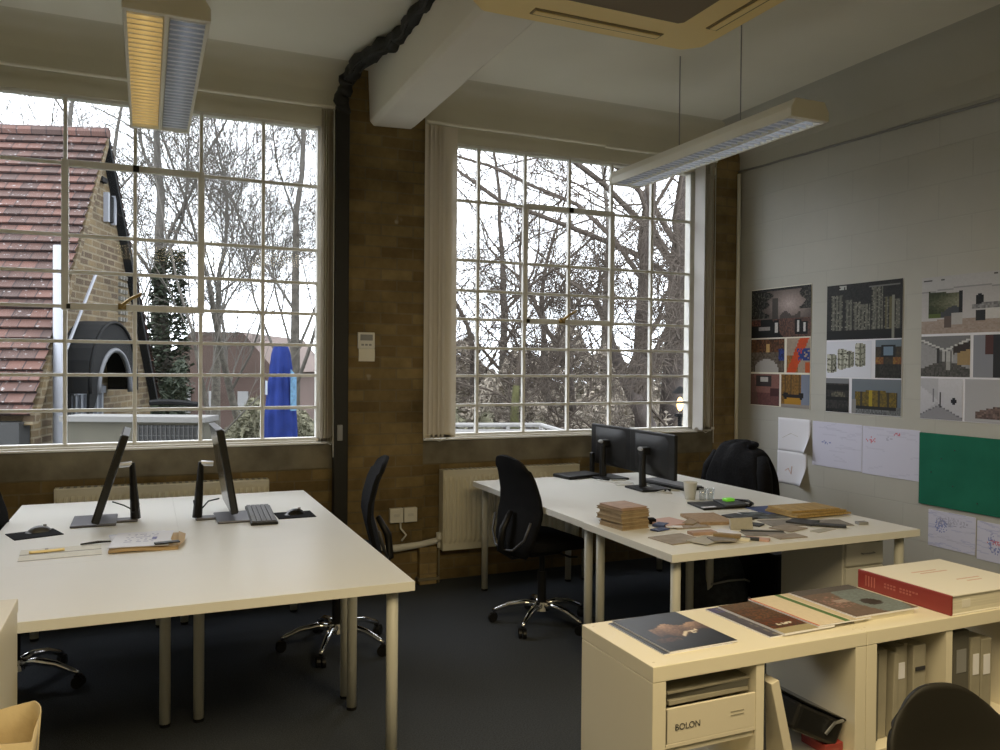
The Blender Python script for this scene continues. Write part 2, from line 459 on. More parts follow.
def window(n, xs, cas):
    w = D.objects.new('window_%d' % n, None); C.objects.link(w); struct(w)
    y0, y1 = YW - .004, YW + .03
    fr = MB()
    x0, x1, z0, z1 = xs[0], xs[-1], WZ[0], WZ[-1]
    fr.box(x0 - .03, x0 + .012, y0, y1 + .03, z0 - .03, z1 + .04); fr.box(x1 - .012, x1 + .03, y0, y1 + .03, z0 - .03, z1 + .04)
    fr.box(x0 - .03, x1 + .03, y0, y1 + .03, z0 - .03, z0 + .012); fr.box(x0 - .03, x1 + .03, y0, y1 + .03, z1 - .008, z1 + .04)
    for x in xs[1:-1]: fr.box(x - .011, x + .011, y0 + .002, y1, z0, z1)
    for z in WZ[1:-1]: fr.box(x0, x1, y0 + .004, y1 - .002, z - .010, z + .010)
    struct(fr.build('window_frame', 'window_paint', w, bevel=.003))
    i0, i1, j0, j1 = cas
    cx0, cx1, cz0, cz1 = xs[i0], xs[i1], WZ[j0], WZ[j1]
    c = MB()
    t = .020
    c.box(cx0 - t, cx0 + t, y0 - .012, y0 + .02, cz0 - t, cz1 + t); c.box(cx1 - t, cx1 + t, y0 - .012, y0 + .02, cz0 - t, cz1 + t)
    c.box(cx0 + t, cx1 - t, y0 - .012, y0 + .02, cz0 - t, cz0 + t); c.box(cx0 + t, cx1 - t, y0 - .012, y0 + .02, cz1 - t, cz1 + t)
    struct(c.build('casement', 'window_paint', w, bevel=.003))
    h = MB(); hx = (cx0 + cx1) / 2 - .07
    h.box(hx - .022, hx + .022, y0 - .030, y0 - .012, cz0 - .012, cz0 + .026)
    h.tube([(hx, y0 - .04, cz0 + .012), (hx + .05, y0 - .05, cz0 + .055), (hx + .11, y0 - .05, cz0 + .085)], [.012, .009, .011], 8)
    struct(h.build('handle', 'brass', w, smooth=True))
    cl = MB().box(cx0 + .01, cx0 + .03, y0 - .03, y0 - .012, cz0 - .015, cz0 + .012)
    cl.box((cx0 + cx1) / 2 - .012, (cx0 + cx1) / 2 + .022, y0 - .022, y0 - .01, cz1 - .02, cz1 + .018)
    struct(cl.build('catch', 'black_plastic', w))
    p = MB().quad((x0, y0 + .018, z0), (x1, y0 + .018, z0), (x1, y0 + .018, z1), (x0, y0 + .018, z1))
    struct(p.build('pane', 'glass', w))
    s = MB().box(x0 - .05, x1 + .05, YW - .05, YW + .1, .995, 1.008).box(x0 - .03, x1 + .03, YW - .025, YW + .1, 1.008, 1.02)
    struct(s.build('sill', 'sill_paint', w, bevel=.004))
    return w

window(1, WX, (3, 5, 4, 7))
window(2, WX2, (2, 4, 4, 7))

# beam from the brick pillar into the room
b = MB().prism([(1.375, 3.16), (1.40, 3.13), (1.66, 3.14), (1.70, 3.17), (1.715, ZC + .02), (1.36, ZC + .02)], 0, 1)
bm_ = [(x, YW - .05 - z * (YW - .05 - YB), y) for x, y, z in b.v]
b.v = bm_
struct(b.build('beam', 'beam_paint', bevel=.012))

# ------------------------------------------------------------------ fixtures on the shell
# vertical blinds
def blind(label, xs, ang, lit, rail, zt, cord=True):
    t = thing('vertical_blind', label, 'blind', (xs[0], YW - .07, 1.0), 0, 'vertical blinds at the windows')
    rx0, rx1 = rail
    rl = MB().tube([(rx0 - xs[0], 0, zt - 1.0), (rx1 - xs[0], 0, zt - 1.0)], .011, 10)
    rl.build('head_rail', 'light_white', t)
    for i, x in enumerate(xs):
        m = 'blind_cloth_lit' if lit and i in lit else 'blind_cloth'
        a = ang + rnd.uniform(-.12, .12)
        w = .042
        if lit and i in lit: a, w = 1.85, .05
        if not cord and i == len(xs) - 1: a, w = .1, .052
        z0, z1 = .02 + rnd.uniform(-.004, .004), zt - 1.0 - .02
        s = MB().grid(lambda u, v: (x - xs[0] + math.cos(a) * (u - .5) * 2 * w, math.sin(a) * (u - .5) * 2 * w + .006 * math.sin(u * PI) , z0 + (z1 - z0) * v), 4, 1)
        so = s.build('slat', m, t, smooth=True)
        MB().box(x - xs[0] - .035, x - xs[0] + .035, -.004, .004, z0 - .002, z0 + .018, None).build('bottom_weight', m, so)
    ch = MB().tube([(0.01, -.02, .02), (len(xs) * .012, -.03, -.006), (xs[-1] - xs[0], -.02, .02)], .0025, 6)
    ch.build('weight_chain', 'cable_white', t)
    if cord:
        MB().tube([(cord, -.03, zt - 1.02), (cord, -.032, .4), (cord + .004, -.03, -.09)], .003, 6).build('pull_cord', 'cable_white', t)
    return t

blind('brown vertical blind bunched at the right end of the window beside the black trunking', [1.058, 1.075, 1.092, 1.109, 1.127], 1.25, None, (-1.62, 1.205), 3.215, .07)
blind('wide cream vertical blind bunched at the left end of the tree window', [1.80, 1.835, 1.868, 1.90, 1.928, 1.952], .42, None, (1.775, 3.2), 3.205, False)
blind('vertical blind with one slat coloured pale for window light, bunched beside the right hand dark brick pillar', [4.085, 4.125, 4.16, 4.19, 4.215], 1.0, {0}, (3.2, 4.25), 3.195, .13)

# black service trunking: straight drop down the pillar's left edge, flexible bundle over the ceiling
t = thing('cable_trunking', 'black cable trunking running down the brick pillar and up along the ceiling', 'trunking', (1.18, 5.34, 0))
MB().box(-.045, .05, -.02, .045, .35, 3.2).build('duct', 'duct_black', t, bevel=.008)
pts = [(0, 0, 3.18), (.0, -.01, 3.30), (.03, -.05, 3.40), (.05, -.28, 3.435), (.125, -.55, 3.44), (.175, -.74, 3.44), (.18, -1.0, 3.445), (.19, -1.3, 3.45), (.22, -2.4, 3.45), (.2, -4.2, 3.45)]
fine = []
for i in range(len(pts) - 1):
    for k in range(6):
        u = k / 6; fine.append(Vector(pts[i]).lerp(Vector(pts[i + 1]), u) + Vector((math.sin(i * 6 + k) * .008, 0, math.cos((i * 6 + k) * 1.3) * .005)))
MB().tube(fine, [.048 + .008 * math.sin(k * 1.9) for k in range(len(fine))], 10).build('flexible_hose', 'duct_black', t, smooth=True)
for off in (-.03, .028):
    MB().tube([p + Vector((off, -.01 * math.sin(i * .5), -.03 + .01 * math.sin(i * .8 + off * 90))) for i, p in enumerate(fine)], .011, 6).build('cable', 'cable_black', t, smooth=True)
tag(MB().box(1.155, 1.19, 5.305, 5.318, 1.02, 1.125).build('light_switch', 'grey_metal', None, bevel=.004), 'small grey switch plate fixed on the black trunking', 'switch')

# wall controller
t = thing('wall_controller', 'white wall controller with a paper note below on the brick pillar', 'thermostat', (1.36, YW - .045, 1.65))
MB().box(-.058, .058, -.022, 0, -.02, .09).build('body', 'socket_white', t, bevel=.005)
MB().box(-.042, .042, -.025, -.021, .035, .075).build('display', 'grey_metal', t)
for k in range(3): MB().box(-.035 + k * .026, -.018 + k * .026, -.025, -.021, 0, .012).build('button', 'grey_metal', t)
MB().grid(lambda u, v: (-.05 + .11 * u, -.006 - .008 * math.sin(v * 3), -.105 + .085 * v), 3, 4).build('note', 'paper_cream', t, solid=.001)

# electric sockets
t = thing('wall_socket', 'double white socket box low on the brick pillar', 'socket', (1.625, YW - .045, .49))
for x in (-.05, .05):
    p = MB().box(x - .047, x + .047, -.035, 0, -.05, .05).build('socket_plate', 'socket_white', t, bevel=.005)
    MB().box(x - .02, x + .02, -.038, -.034, -.008, .012).build('rocker', 'cable_white', p)
MB().tube([(-.02, -.02, -.05), (-.02, -.03, -.09), (.01, -.06, -.13), (-.02, -.05, -.17)], .007, 8).build('lead', 'cable_white', t, smooth=True)
tag(MB().tube([(1.40, 5.36, .29), (1.50, 5.345, .275), (1.56, 5.345, .268), (1.74, 5.345, .28), (1.84, 5.345, .295), (1.885, 5.365, .30)], [.02, .02, .026, .022, .022, .018], 10).build('heating_pipe', 'cable_white', None, smooth=True), 'painted heating pipe running along the pillar foot to the radiator', 'pipe')
t = thing('junction_box', 'dark boxed pipe duct standing at the foot of the brick pillar', 'box', (1.80, 5.38, 0))
MB().box(-.065, .06, -.05, .04, 0, .26).build('body', 'brick_dark', t, bevel=.006)
MB().box(-.08, .075, -.06, .045, .03, .05).build('foot_strip', 'concrete_band', t)

# radiators
def radiator(label, x0, x1, z0, z1, y):
    t = thing('radiator', label, 'radiator', (x0, y, z0), 0)
    w, h = x1 - x0, z1 - z0
    n = int(w / .036)
    p = MB()
    p.grid(lambda u, v: (u * w, -.045 - .011 * (1 if int(u * n * 4 + .5) % 4 in (1, 2) else 0) * (1 if .05 < v < .95 else 0), .02 + (h - .04) * v), n * 4, 20)
    p.box(0, w, -.044, .03, 0.0, h - .012)
    p.build('panel', 'radiator_paint', t)
    top = MB().box(0, w, -.055, .035, h - .012, h)
    top.build('top_grille', 'radiator_paint', t, bevel=.003)
    slots = MB()
    for k in range(n): slots.box(.02 + k * .036, .038 + k * .036, -.04, .02, h, h + .001)
    slots.build('grille_slots', 'grey_metal', t)
    for xx in (-.006, w): MB().box(xx, xx + .006, -.056, .035, 0, h).build('side_cover', 'radiator_paint', t, bevel=.003)
    v = MB().cyl((-.02, -.01, .02), .012, .06, 10).cyl((-.02, -.01, .08), .02, .045, 12); v.build('valve', 'cable_white', t, smooth=False)
    lg = MB().tube([(-.02, -.01, .03), (-.02, -.01, -z0)], .008, 8); lg.build('feed_pipe', 'concrete_band', t)
    return t

radiator('cream panel radiator under the left window behind the near white desks', -.48, .717, .22, .787, YW - .055)
radiator('cream panel radiator under the tree window beside the mesh chair', 1.905, 2.975, .225, .79, YW - .055)

# wire along the right wall
pts = [(4.505, 5.40, 3.146)] + [(4.508, 5.40 - .25 * k, 3.144 - .0062 * k - .004 * math.sin(k * 1.7) ** 2) for k in range(1, 22)]
tag(MB().tube(pts, .009, 6).build('wall_cable', 'grey_metal', None, smooth=True), 'thin grey cable sagging along the top of the right wall', 'cable')
tag(MB().tube([(4.49, 5.375, 0.0), (4.49, 5.375, 3.12)], .016, 8).build('corner_pipe', 'light_white', None, smooth=True), 'slim painted pipe running up the corner beside the dark brick pillar', 'pipe')

# ------------------------------------------------------------------ suspended lights
def fitting(label, x0, x1, y0, y1, z, mats, wires):
    cx, cy = (x0 + x1) / 2, (y0 + y1) / 2
    t = thing('pendant_light', label, 'light fixture', (cx, cy, z))
    w, l = (x1 - x0) / 2, (y1 - y0) / 2
    h = MB()
    prof = [(-w, .004), (-w, .045), (-w + .03, .095), (w - .03, .095), (w, .045), (w, .004)]
    # trough: outside skin and thin rim
    for i in range(5):
        (xa, za), (xb, zb) = prof[i], prof[i + 1]
        h.quad((xa, -l, za), (xb, -l, zb), (xb, l, zb), (xa, l, za))
    for sx in (-1, 1): h.box(sx * (w - .0015) - (.012 if sx > 0 else 0), sx * (w - .0015) + (.012 if sx < 0 else 0), -l, l, 0, .044)
    h.box(-.008, .008, -l, l, .002, .05)
    h.build('housing', 'light_white', t)
    for s in (-1, 1):
        e = MB().prism([(-w - .002, 0), (w + .002, 0), (w + .002, .047), (w - .029, .098), (-w + .029, .098), (-w - .002, .047)], 0, .03)
        e.v = [(x, s * l + (zz - .015), y) for x, y, zz in e.v]
        e.build('end_cap', 'light_white', t, bevel=.004)
    for s, (mr, mt_) in zip((-1, 1), mats):
        c = s * w / 2; hw = w / 2 - .012
        r = MB().grid(lambda u, v: (c + hw * (2 * u - 1), -l + .02 + (2 * l - .04) * v, .016 + .058 * math.sin(PI * u)), 12, 1)
        r.build('reflector', mr, t, smooth=True)
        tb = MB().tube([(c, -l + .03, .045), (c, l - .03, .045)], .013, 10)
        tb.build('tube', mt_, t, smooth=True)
        lv = MB(); n = int(2 * l / .05)
        for k in range(n):
            y = -l + .03 + k * .05
            lv.quad((c - hw, y, .006), (c + hw, y, .006), (c + hw, y + .004, .034), (c - hw, y + .004, .034))
        lv.build('louvre', mr, t)
        le = MB()
        for k in range(n):
            y = -l + .03 + k * .05
            le.box(c - hw, c + hw, y - .004, y + .004, .002, .006)
        le.build('louvre_edge', 'louvre_edge' if mr == 'louvre_alu' else 'louvre_edge_warm_tint', t)
    for k, (wx, wy) in enumerate(wires):
        MB().tube([(wx - cx, wy - cy, .09), (wx - cx, wy - cy, ZC - z)], .004, 6).build('suspension_wire', 'grey_metal', t)
    return t

fitting('pendant strip light hanging over the near left desks with silver louvres, left half tinted for warm reflected light', -.082, .218, 3.24, 4.84, 2.8, (('louvre_warm_tint', 'tube_off_glow_warm'), ('louvre_alu', 'tube_off_glow')), [(.068, 3.5), (.068, 4.6)])
fitting('pendant strip light hanging over the sample desks with silver louvres', 2.985, 3.235, 3.20, 4.93, 2.8, (('louvre_alu', 'tube_off_glow'), ('louvre_alu', 'tube_off_glow_cool')), [(3.11, 4.30), (3.11, 3.72)])

# air conditioning cassette hanging under the ceiling
t = thing('ceiling_cassette', 'cream square air conditioning cassette hung below the ceiling', 'air conditioner', (1.865, 2.70, 3.07))
W2 = .60
def chamf(w, c): return [(-w + c, -w), (w - c, -w), (w, -w + c), (w, w - c), (w - c, w), (-w + c, w), (-w, w - c), (-w, -w + c)]
MB().prism(chamf(W2, .075), 0, .05).build('panel', 'cassette_cream', t, bevel=.012)
MB().box(-.15, W2 - .06, -W2 + .06, W2 - .06, .05, ZC - 3.07).build('body', 'cassette_cream', t)
MB().prism(chamf(.335, .02), -.006, .0).build('return_grille', 'cassette_grille', t, bevel=.004)
for k in range(4):
    m4 = Matrix.Rotation(k * PI / 2, 4, 'Z')
    MB().box(-.33, .33, (.465), .525, -.004, .0, m4).build('air_slot', 'cassette_slot', t)
    MB().box(-.32, .32, .48, .512, -.008, -.004, m4).build('vane', 'cassette_cream', t)

# ------------------------------------------------------------------ desks
def desk(label, x0, x1, y0, y1, group, rz=0.0, h=.735):
    cx, cy = (x0 + x1) / 2, (y0 + y1) / 2
    t = thing('desk', label, 'desk', (cx, cy, 0), rz, group)
    w, l = (x1 - x0) / 2, (y1 - y0) / 2
    MB().box(-w - .0004, w + .0004, -l - .0004, l + .0004, h - .034, h).build('tabletop', 'table_white', t, bevel=.0008)
    for sx in (-1, 1):
        for sy in (-1, 1):
            lg = MB().cyl((sx * (w - .066), sy * (l - .066), .012), .022, h - .034 - .012, 16)
            lo = lg.build('leg', 'leg_paint', t, smooth=False)
            lo.data.polygons.foreach_set('use_smooth', [len(p.vertices) == 4 for p in lo.data.polygons])
            MB().cyl((sx * (w - .066), sy * (l - .066), 0), .022, .014, 16).build('foot_cap', 'black_plastic', lo)
            MB().box(sx * (w - .066) - .05, sx * (w - .066) + .05, sy * (l - .066) - .05, sy * (l - .066) + .05, h - .04, h - .034).build('mounting_plate', 'leg_paint', lo)
    return t

LG, RG = 'white desks pushed together at left', 'white desks pushed together at right'
desk('white desk across the front of the left group, long edge to the viewer', -.615, .9045, 2.8335, 3.598, LG)
desk('white desk of the left group carrying the left facing monitor and papers', -.622, .143, 3.599, 5.13, LG)
desk('white desk of the left group carrying the keyboard and right facing monitor', .144, .9045, 3.599, 5.13, LG)
desk('white desk across the front of the right group, covered in material samples', 2.034, 3.507, 2.829, 3.592, RG)
desk('white desk of the right group beside the mesh chair, carrying the flat black network box', 2.042, 2.815, 3.594, 5.125, RG)
desk('white desk of the right group carrying the paper cup, nearest the jacket chair', 2.8168, 3.588, 3.594, 5.125, RG)

# drawer pedestal
t = thing('drawer_pedestal', 'white drawer pedestal under the right end of the sample desk', 'drawers', (3.30, 3.20, 0))
MB().box(-.135, .135, -.21, .21, .03, .665).build('carcass', 'pedestal_white', t, bevel=.003)
for k, (z0, z1) in enumerate(((.545, .655), (.35, .535), (.06, .34))):
    d = MB().box(-.125, .125, -.226, -.21, z0, z1).build('drawer', 'pedestal_white', t, bevel=.003)
    MB().tube([(-.03, -.23, z1 - .05), (-.03, -.242, z1 - .05), (.05, -.242, z1 - .05), (.05, -.23, z1 - .05)], .0035, 6).build('handle', 'grey_metal', d)
for sx in (-.1, .1):
    for sy in (-.16, .16): MB().ball((sx, sy, .02), .02, .02, .02).build('caster', 'black_plastic', t)

# ------------------------------------------------------------------ office chair
def office_chair(label):
    t = thing('office_chair', label, 'chair', (0, 0, 0), 0, 'black mesh office chairs at the desks')
    # faces +X, back stands at -X
    MB().cyl((0, 0, .10), .03, .09, 16, .024).cyl((0, 0, .18), .026, .14, 14).cyl((0, 0, .30), .016, .13, 12).build('gas_lift', 'black_plastic', t, smooth=False)
    MB().cyl((0, 0, .085), .045, .05, 16, .036).build('hub', 'chrome', t)
    for k in range(5):
        a = k * 2 * PI / 5
        c, s = math.cos(a), math.sin(a)
        P = lambda r, z: (c * r, s * r, z)
        arm = MB().tube([P(.03, .115), P(.10, .125), P(.19, .11), P(.265, .078), P(.29, .066)], [.021, .019, .016, .013, .011], 8)
        ao = arm.build('base_arm', 'chrome', t, smooth=True)
        w = MB()
        for o in (-.014, .014):
            m = TR(c * .29 - s * o, s * .29 + c * o, .027, a + PI / 2 + .5, 0, PI / 2)
            w.lathe([(.0271, -.009), (.0271, .009)], 14, m)
        w.box(-.012, .012, -.018, .018, .03, .058, TR(c * .29, s * .29, 0, a))
        w.build('caster', 'black_plastic', ao)
    MB().box(-.12, .1, -.07, .07, .425, .455).build('tilt_mechanism', 'black_plastic', t, bevel=.01)
    st = MB()
    def seat(u, v):
        x, y = 2 * u - 1, 2 * v - 1
        k = 1 - .18 * (x * x) * (y * y)
        z = .505 - .03 * max(0, x) ** 3 + .012 * y * y - .02 * max(0, -x) * .2
        return (x * .235 * k + .02, y * .245 * k, z)
    st.grid(seat, 12, 12)
    st.build('seat', 'black_fabric', t, smooth=True, solid=.055, bevel=.012)
    prof = [(-.215, .44), (-.225, .52), (-.20, .62), (-.178, .72), (-.184, .80), (-.21, .90), (-.245, .98), (-.265, 1.03)]
    def pz(v):
        q = v * (len(prof) - 1); i = min(int(q), len(prof) - 2); f = q - i
        f = f * f * (3 - 2 * f) * .5 + f * .5
        return prof[i][0] + (prof[i + 1][0] - prof[i][0]) * f, prof[i][1] + (prof[i + 1][1] - prof[i][1]) * f
    def back(u, v):
        x, z = pz(v); y = 2 * u - 1
        w = .235 - .095 * max(0, (v - .35) / .65) ** 1.5 if v > .35 else .175 + .06 * v / .35
        if v > .88: w *= 1 - .16 * ((v - .88) / .12) ** 2
        if v < .12: w *= .75 + .25 * v / .12
        return (x + .03 * y * y, y * w, z - (.02 * y * y if v > .8 else 0))
    MB().grid(back, 12, 24).build('backrest', 'black_mesh', t, smooth=True, solid=.022, bevel=.006)
    # lumbar hoop behind the back and the spine bracket
    fr = MB().tube([(-.205, -.20, .66), (-.235, -.18, .56), (-.26, -.10, .49), (-.27, 0, .475), (-.26, .10, .49), (-.235, .18, .56), (-.205, .20, .66)], .007, 8)
    fr.build('lumbar_hoop', 'monitor_grey', t, smooth=True)
    MB().tube([(-.05, 0, .44), (-.2, 0, .435), (-.285, 0, .48), (-.27, 0, .60), (-.215, 0, .70)], [.028, .026, .022, .022, .016], 8).build('spine', 'black_plastic', t, smooth=True)
    MB().tube([(.06, -.08, .44), (.06, -.2, .44), (.06, -.27, .455)], .007, 6).build('lever', 'black_plastic', t)
    return t

chair = office_chair('black mesh office chair on the right side of the left desks, by the pillar')
chair.location = (.945, 4.33, 0); chair.rotation_euler[2] = math.radians(170)
def place(label, x, y, rz):
    c = copy_tree(chair); c['label'] = label; c.location = (x, y, 0); c.rotation_euler[2] = math.radians(rz); return c
place('black mesh office chair with grey lumbar hoop at the left side of the right desks', 2.15, 4.28, 6).scale = (1, 1, .98)
place('black mesh office chair mostly out of frame at the far left desk edge', -.56, 4.36, -20)
jc = place('black office chair with a dark jacket over its back, against the right wall', 3.70, 4.64, 184)
jc.scale = (1, 1, .925)

# jacket over the chair by the right wall
t = thing('jacket', 'black jacket draped over the chair back by the white wall', 'jacket', (3.92, 4.655, .0), math.radians(4))
def jk(u, v):
    # u across the shoulders, v from front hem over the top to back hem
    y = (2 * u - 1)
    s = 2 * v - 1
    top = .985 - .12 * abs(y) ** 3
    drop = abs(s) ** 1.25
    z = top - drop * (.52 if s < 0 else .62) - .015 * math.sin(9 * y + 3 * s)
    w = .235 + .085 * drop
    x = (.03 + .065 * min(1, abs(s) * 3.2) ** .7 + .005 * math.sin(11 * y) * drop) * (-1 if s < 0 else 1) + .02 * y * y
    return (x, y * w, z)
MB().grid(jk, 28, 36).build('body', 'jacket_cloth', t, smooth=True, solid=.014)
MB().tube([(-.03, -.12, .965), (.05, -.11, .975), (.07, 0, .98), (.05, .11, .975), (-.03, .12, .965)], [.018, .022, .024, .022, .018], 8).build('collar', 'jacket_cloth', t, smooth=True)
for s in (-1, 1):
    MB().tube([(.0, s * .215, .89), (-.03, s * .27, .78), (-.04, s * .295, .64), (-.035, s * .29, .50), (-.03, s * .28, .40)], [.045, .055, .052, .048, .044], 10).build('sleeve', 'jacket_cloth', t, smooth=True)

# shell chair front right
t = thing('shell_chair', 'dark moulded shell chair in the foreground before the shelf unit', 'chair', (1.735, 1.13, 0), math.radians(-12))
def shell(u, v):
    x = 2 * u - 1
    # v 0..0.5 seat from front, .5..1 back
    if v < .5:
        q = v / .5
        w = .19 - .012 * q
        return (x * w, -.24 + .40 * q, .455 - .02 * math.sin(PI * q) + .05 * abs(x) ** 3 * q + (-.03 * (1 - q) ** 3))
    q = (v - .5) / .5
    w = .178 - .042 * max(0, (q - .45) / .55) ** 2.2
    bend = math.sin(min(1, q * 1.6) * PI / 2)
    return (x * w, .16 + .055 * bend + .05 * q - .06 * x * x * (1 - q * .6), .455 + .300 * q - .03 * (1 - bend) - .075 * abs(x) ** 2.6 * q ** 3 )
MB().grid(shell, 20, 44).build('shell', 'shell_plastic', t, smooth=True, solid=.014)
for sx in (-1, 1):
    for y0, y1 in ((-.14, -.22), (.10, .20)):
        MB().tube([(sx * .10, y0, .43), (sx * .20, y1, .01)], .011, 8).build('leg', 'black_plastic', t)
MB().tube([(-.10, -.14, .425), (.10, -.14, .425), (.10, .10, .425), (-.10, .10, .425), (-.10, -.14, .425)], .009, 8).build('under_frame', 'black_plastic', t)

# ------------------------------------------------------------------ left desks: equipment
def monitor_edge(label, x, y, rz, scr=('screen_off', 'monitor_grey'), tilt=.28, fy=1.0):
    """all-in-one style screen on a flat foot; screen faces -X in its own axes, foot behind at +X"""
    t = thing('monitor', label, 'monitor', (x, y, .735), rz, 'monitors on the left desks')
    m = Matrix.Translation((-.085, 0, .07)) @ Matrix.Rotation(tilt, 4, 'Y')
    MB().box(-.017, .017, -.245, .245, -.025, .40, m).build('casing', 'black_gloss', t, bevel=.006)
    f = MB().box(-.0195, -.0168, -.238, .238, .035, .393, m).build('screen', scr[0], t)
    MB().box(-.0195, -.0168, -.238, .238, -.018, .033, m).build('chin', 'monitor_grey', t)
    MB().box(-.012, .018, -.246, .246, .398, .402, m).build('top_edge', 'monitor_grey', t)
    # foot plates and post
    MB().box(-.21, -.01, -.05, .23, 0, .012).box(-.02, .085, .02, .10, 0, .012).build('foot', 'base_grey', t, bevel=.004)
    MB().tube([(.075, .06, .01), (.068, .06, .12), (.058, .06, .29)], [.024, .02, .013], 8).build('post', 'black_plastic', t)
    MB().tube([(.058, .06, .285), (.0, .06, .28)], .013, 8).build('arm', 'steel', t)
    MB().tube([(-.03, .06, .10), (.02, .03, .085), (.05, .07, .06), (.06, .04, .045), (.085, 0, .06), (.09, .02, .09)], .004, 6).build('cable', 'cable_black', t, smooth=True)
    return t

monitor_edge('left facing black monitor seen edge on, leaning back, between the mouse and papers', -.120, 4.38, 0, tilt=.30)
monitor_edge('right facing black monitor seen edge on beside the small keyboard', .315, 4.42, PI, tilt=.17)

def mouse_pad(label, x, y, rz, w, l):
    return tag(MB().box(-w / 2, w / 2, -l / 2, l / 2, 0, .004, None).build('mouse_pad', 'black_fabric', None, bevel=.0015), label, 'mouse pad'), (x, y, rz)
for lb, x, y, rz, w, l in (('black mouse pad at the left end of the left desks', -.465, 4.24, .35, .20, .17), ('black mouse pad beside the small keyboard on the left desks', .715, 4.30, .0, .19, .18)):
    o, _ = mouse_pad(lb, x, y, rz, w, l); o.location = (x, y, .735); o.rotation_euler[2] = rz
def mouse(label, x, y, rz, z=.739, m='black_gloss'):
    t = thing('computer_mouse', label, 'mouse', (x, y, z), rz)
    b_ = MB().grid(lambda u, v: ((2 * u - 1) * .054 * math.sqrt(max(0, 1 - (2 * v - 1) ** 2 * .55)), (2 * v - 1) * .03, .027 * max(0, (1 - (2 * v - 1) ** 2)) ** .5 * max(0, 1 - abs(2 * u - 1.1) ** 2.6)), 14, 10)
    b_.build('body', m, t, smooth=True)
    MB().box(.02, .034, -.003, .003, .02, .031).build('scroll_wheel', 'grey_metal', t)
    return t
mouse('black mouse with grey top on the leftmost mouse pad', -.455, 4.29, .3, m='monitor_grey')
mouse('black mouse on the pad beside the small keyboard', .715, 4.32, .2)

t = thing('keyboard', 'short grey keyboard standing end on between monitor and mouse', 'keyboard', (.548, 4.34, .735), math.radians(-3))
MB().box(-.065, .065, -.25, .25, 0, .014).build('body', 'black_plastic', t, bevel=.003)
for i in range(5):
    for j in range(15):
        MB().box(-.058 + i * .0235, -.038 + i * .0235, -.243 + j * .0325, -.215 + j * .0325, .014, .021).build('key', 'key_grey', t)

# papers and envelope
def sheet(name, label, cat, cx, cy, w, l, rz, z, m, curl=0.0, th=.0015, bev=0, parent=None):
    o = MB().grid(lambda u, v: ((u - .5) * w, (v - .5) * l, curl * ((u - .5) ** 2 * 4 + max(0, v - .6) ** 2 * 4)), 8, 8).build(name, m, parent, smooth=True, solid=th)
    o.location = (cx, cy, z); o.rotation_euler[2] = rz
    if label: tag(o, label, cat)
    return o
def paintsheet(name, label, cat, cx, cy, w, l, rz, z, fn, nu=24, nv=30, m='print', th=.002, seed=3):
    t = thing(name, label, cat, (cx, cy, z), rz)
    MB().box(-w / 2, w / 2, -l / 2, l / 2, 0, th).build('sheet', 'paper_white', t)
    canvas('printed_face', t, (-w / 2, -l / 2, th + .0006), (w, 0, 0), (0, l, 0), nu, nv, fn, m, seed)
    return t

def f_plan(u, v, r):
    c = (.86, .84, .78)
    if abs(v - .5) < .03 or abs(u - .3) < .02 and v > .5: c = (.55, .52, .46)
    return mixc(c, (.6, .58, .5), r.random() * .18)
paintsheet('drawing_sheet', 'cream plan sheet lying at the left front of the left desks', 'paper', -.32, 3.80, .30, .21, .06, .7355, f_plan)
sheet('paper_strip', 'yellow paper strip on the cream plan sheet', 'paper', -.375, 3.83, .13, .045, .12, .7405, 'yellow_paper', .001)
tag(MB().tube([(-.255, 3.90, .744), (-.19, 3.925, .744), (-.13, 3.92, .744)], [.004, .006, .003], 6).build('pen', 'ink_dark', None, smooth=True), 'dark pen lying on the cream plan sheet', 'pen')
t = thing('envelope', 'tan envelope under white papers, in front of the left facing monitor', 'envelope', (.0, 3.865, .735), -.04)
MB().grid(lambda u, v: ((u - .5) * .27, (v - .5) * .34, .006 + .004 * math.sin(u * 5)), 6, 6).build('pocket', 'envelope_tan', t, smooth=True, solid=.008)
MB().add([(.135, -.17, .012), (.135, .17, .012), (.165, .06, .02), (.16, -.08, .018)], [(0, 3, 2, 1)]).build('flap', 'envelope_tan', t, solid=.001)
def f_letter(u, v, r):
    c = (.90, .90, .93)
    if .2 < u < .75 and .3 < v < .85 and int(v * 30) % 3 == 0 and r.random() < .6: c = (.60, .60, .72)
    if .66 < u < .74 and .42 < v < .6: c = (.45, .45, .66)
    return c
paintsheet('letter', 'white printed letter lying on the tan envelope', 'paper', -.012, 3.875, .235, .31, -.10, .752, f_letter)
sheet('paper_sheet', 'blank white sheet fanned out under the printed letter', 'paper', -.02, 3.90, .235, .29, .10, .7495, 'paper_white', 0.0)
tag(MB().box(-.05, .05, -.018, .018, 0, .006).build('pen_case', 'black_plastic', None, bevel=.002), 'small black case lying on the front edge of the tan envelope', 'case')
D.objects['pen_case'].location = (.085, 3.735, .7565); D.objects['pen_case'].rotation_euler[2] = .15

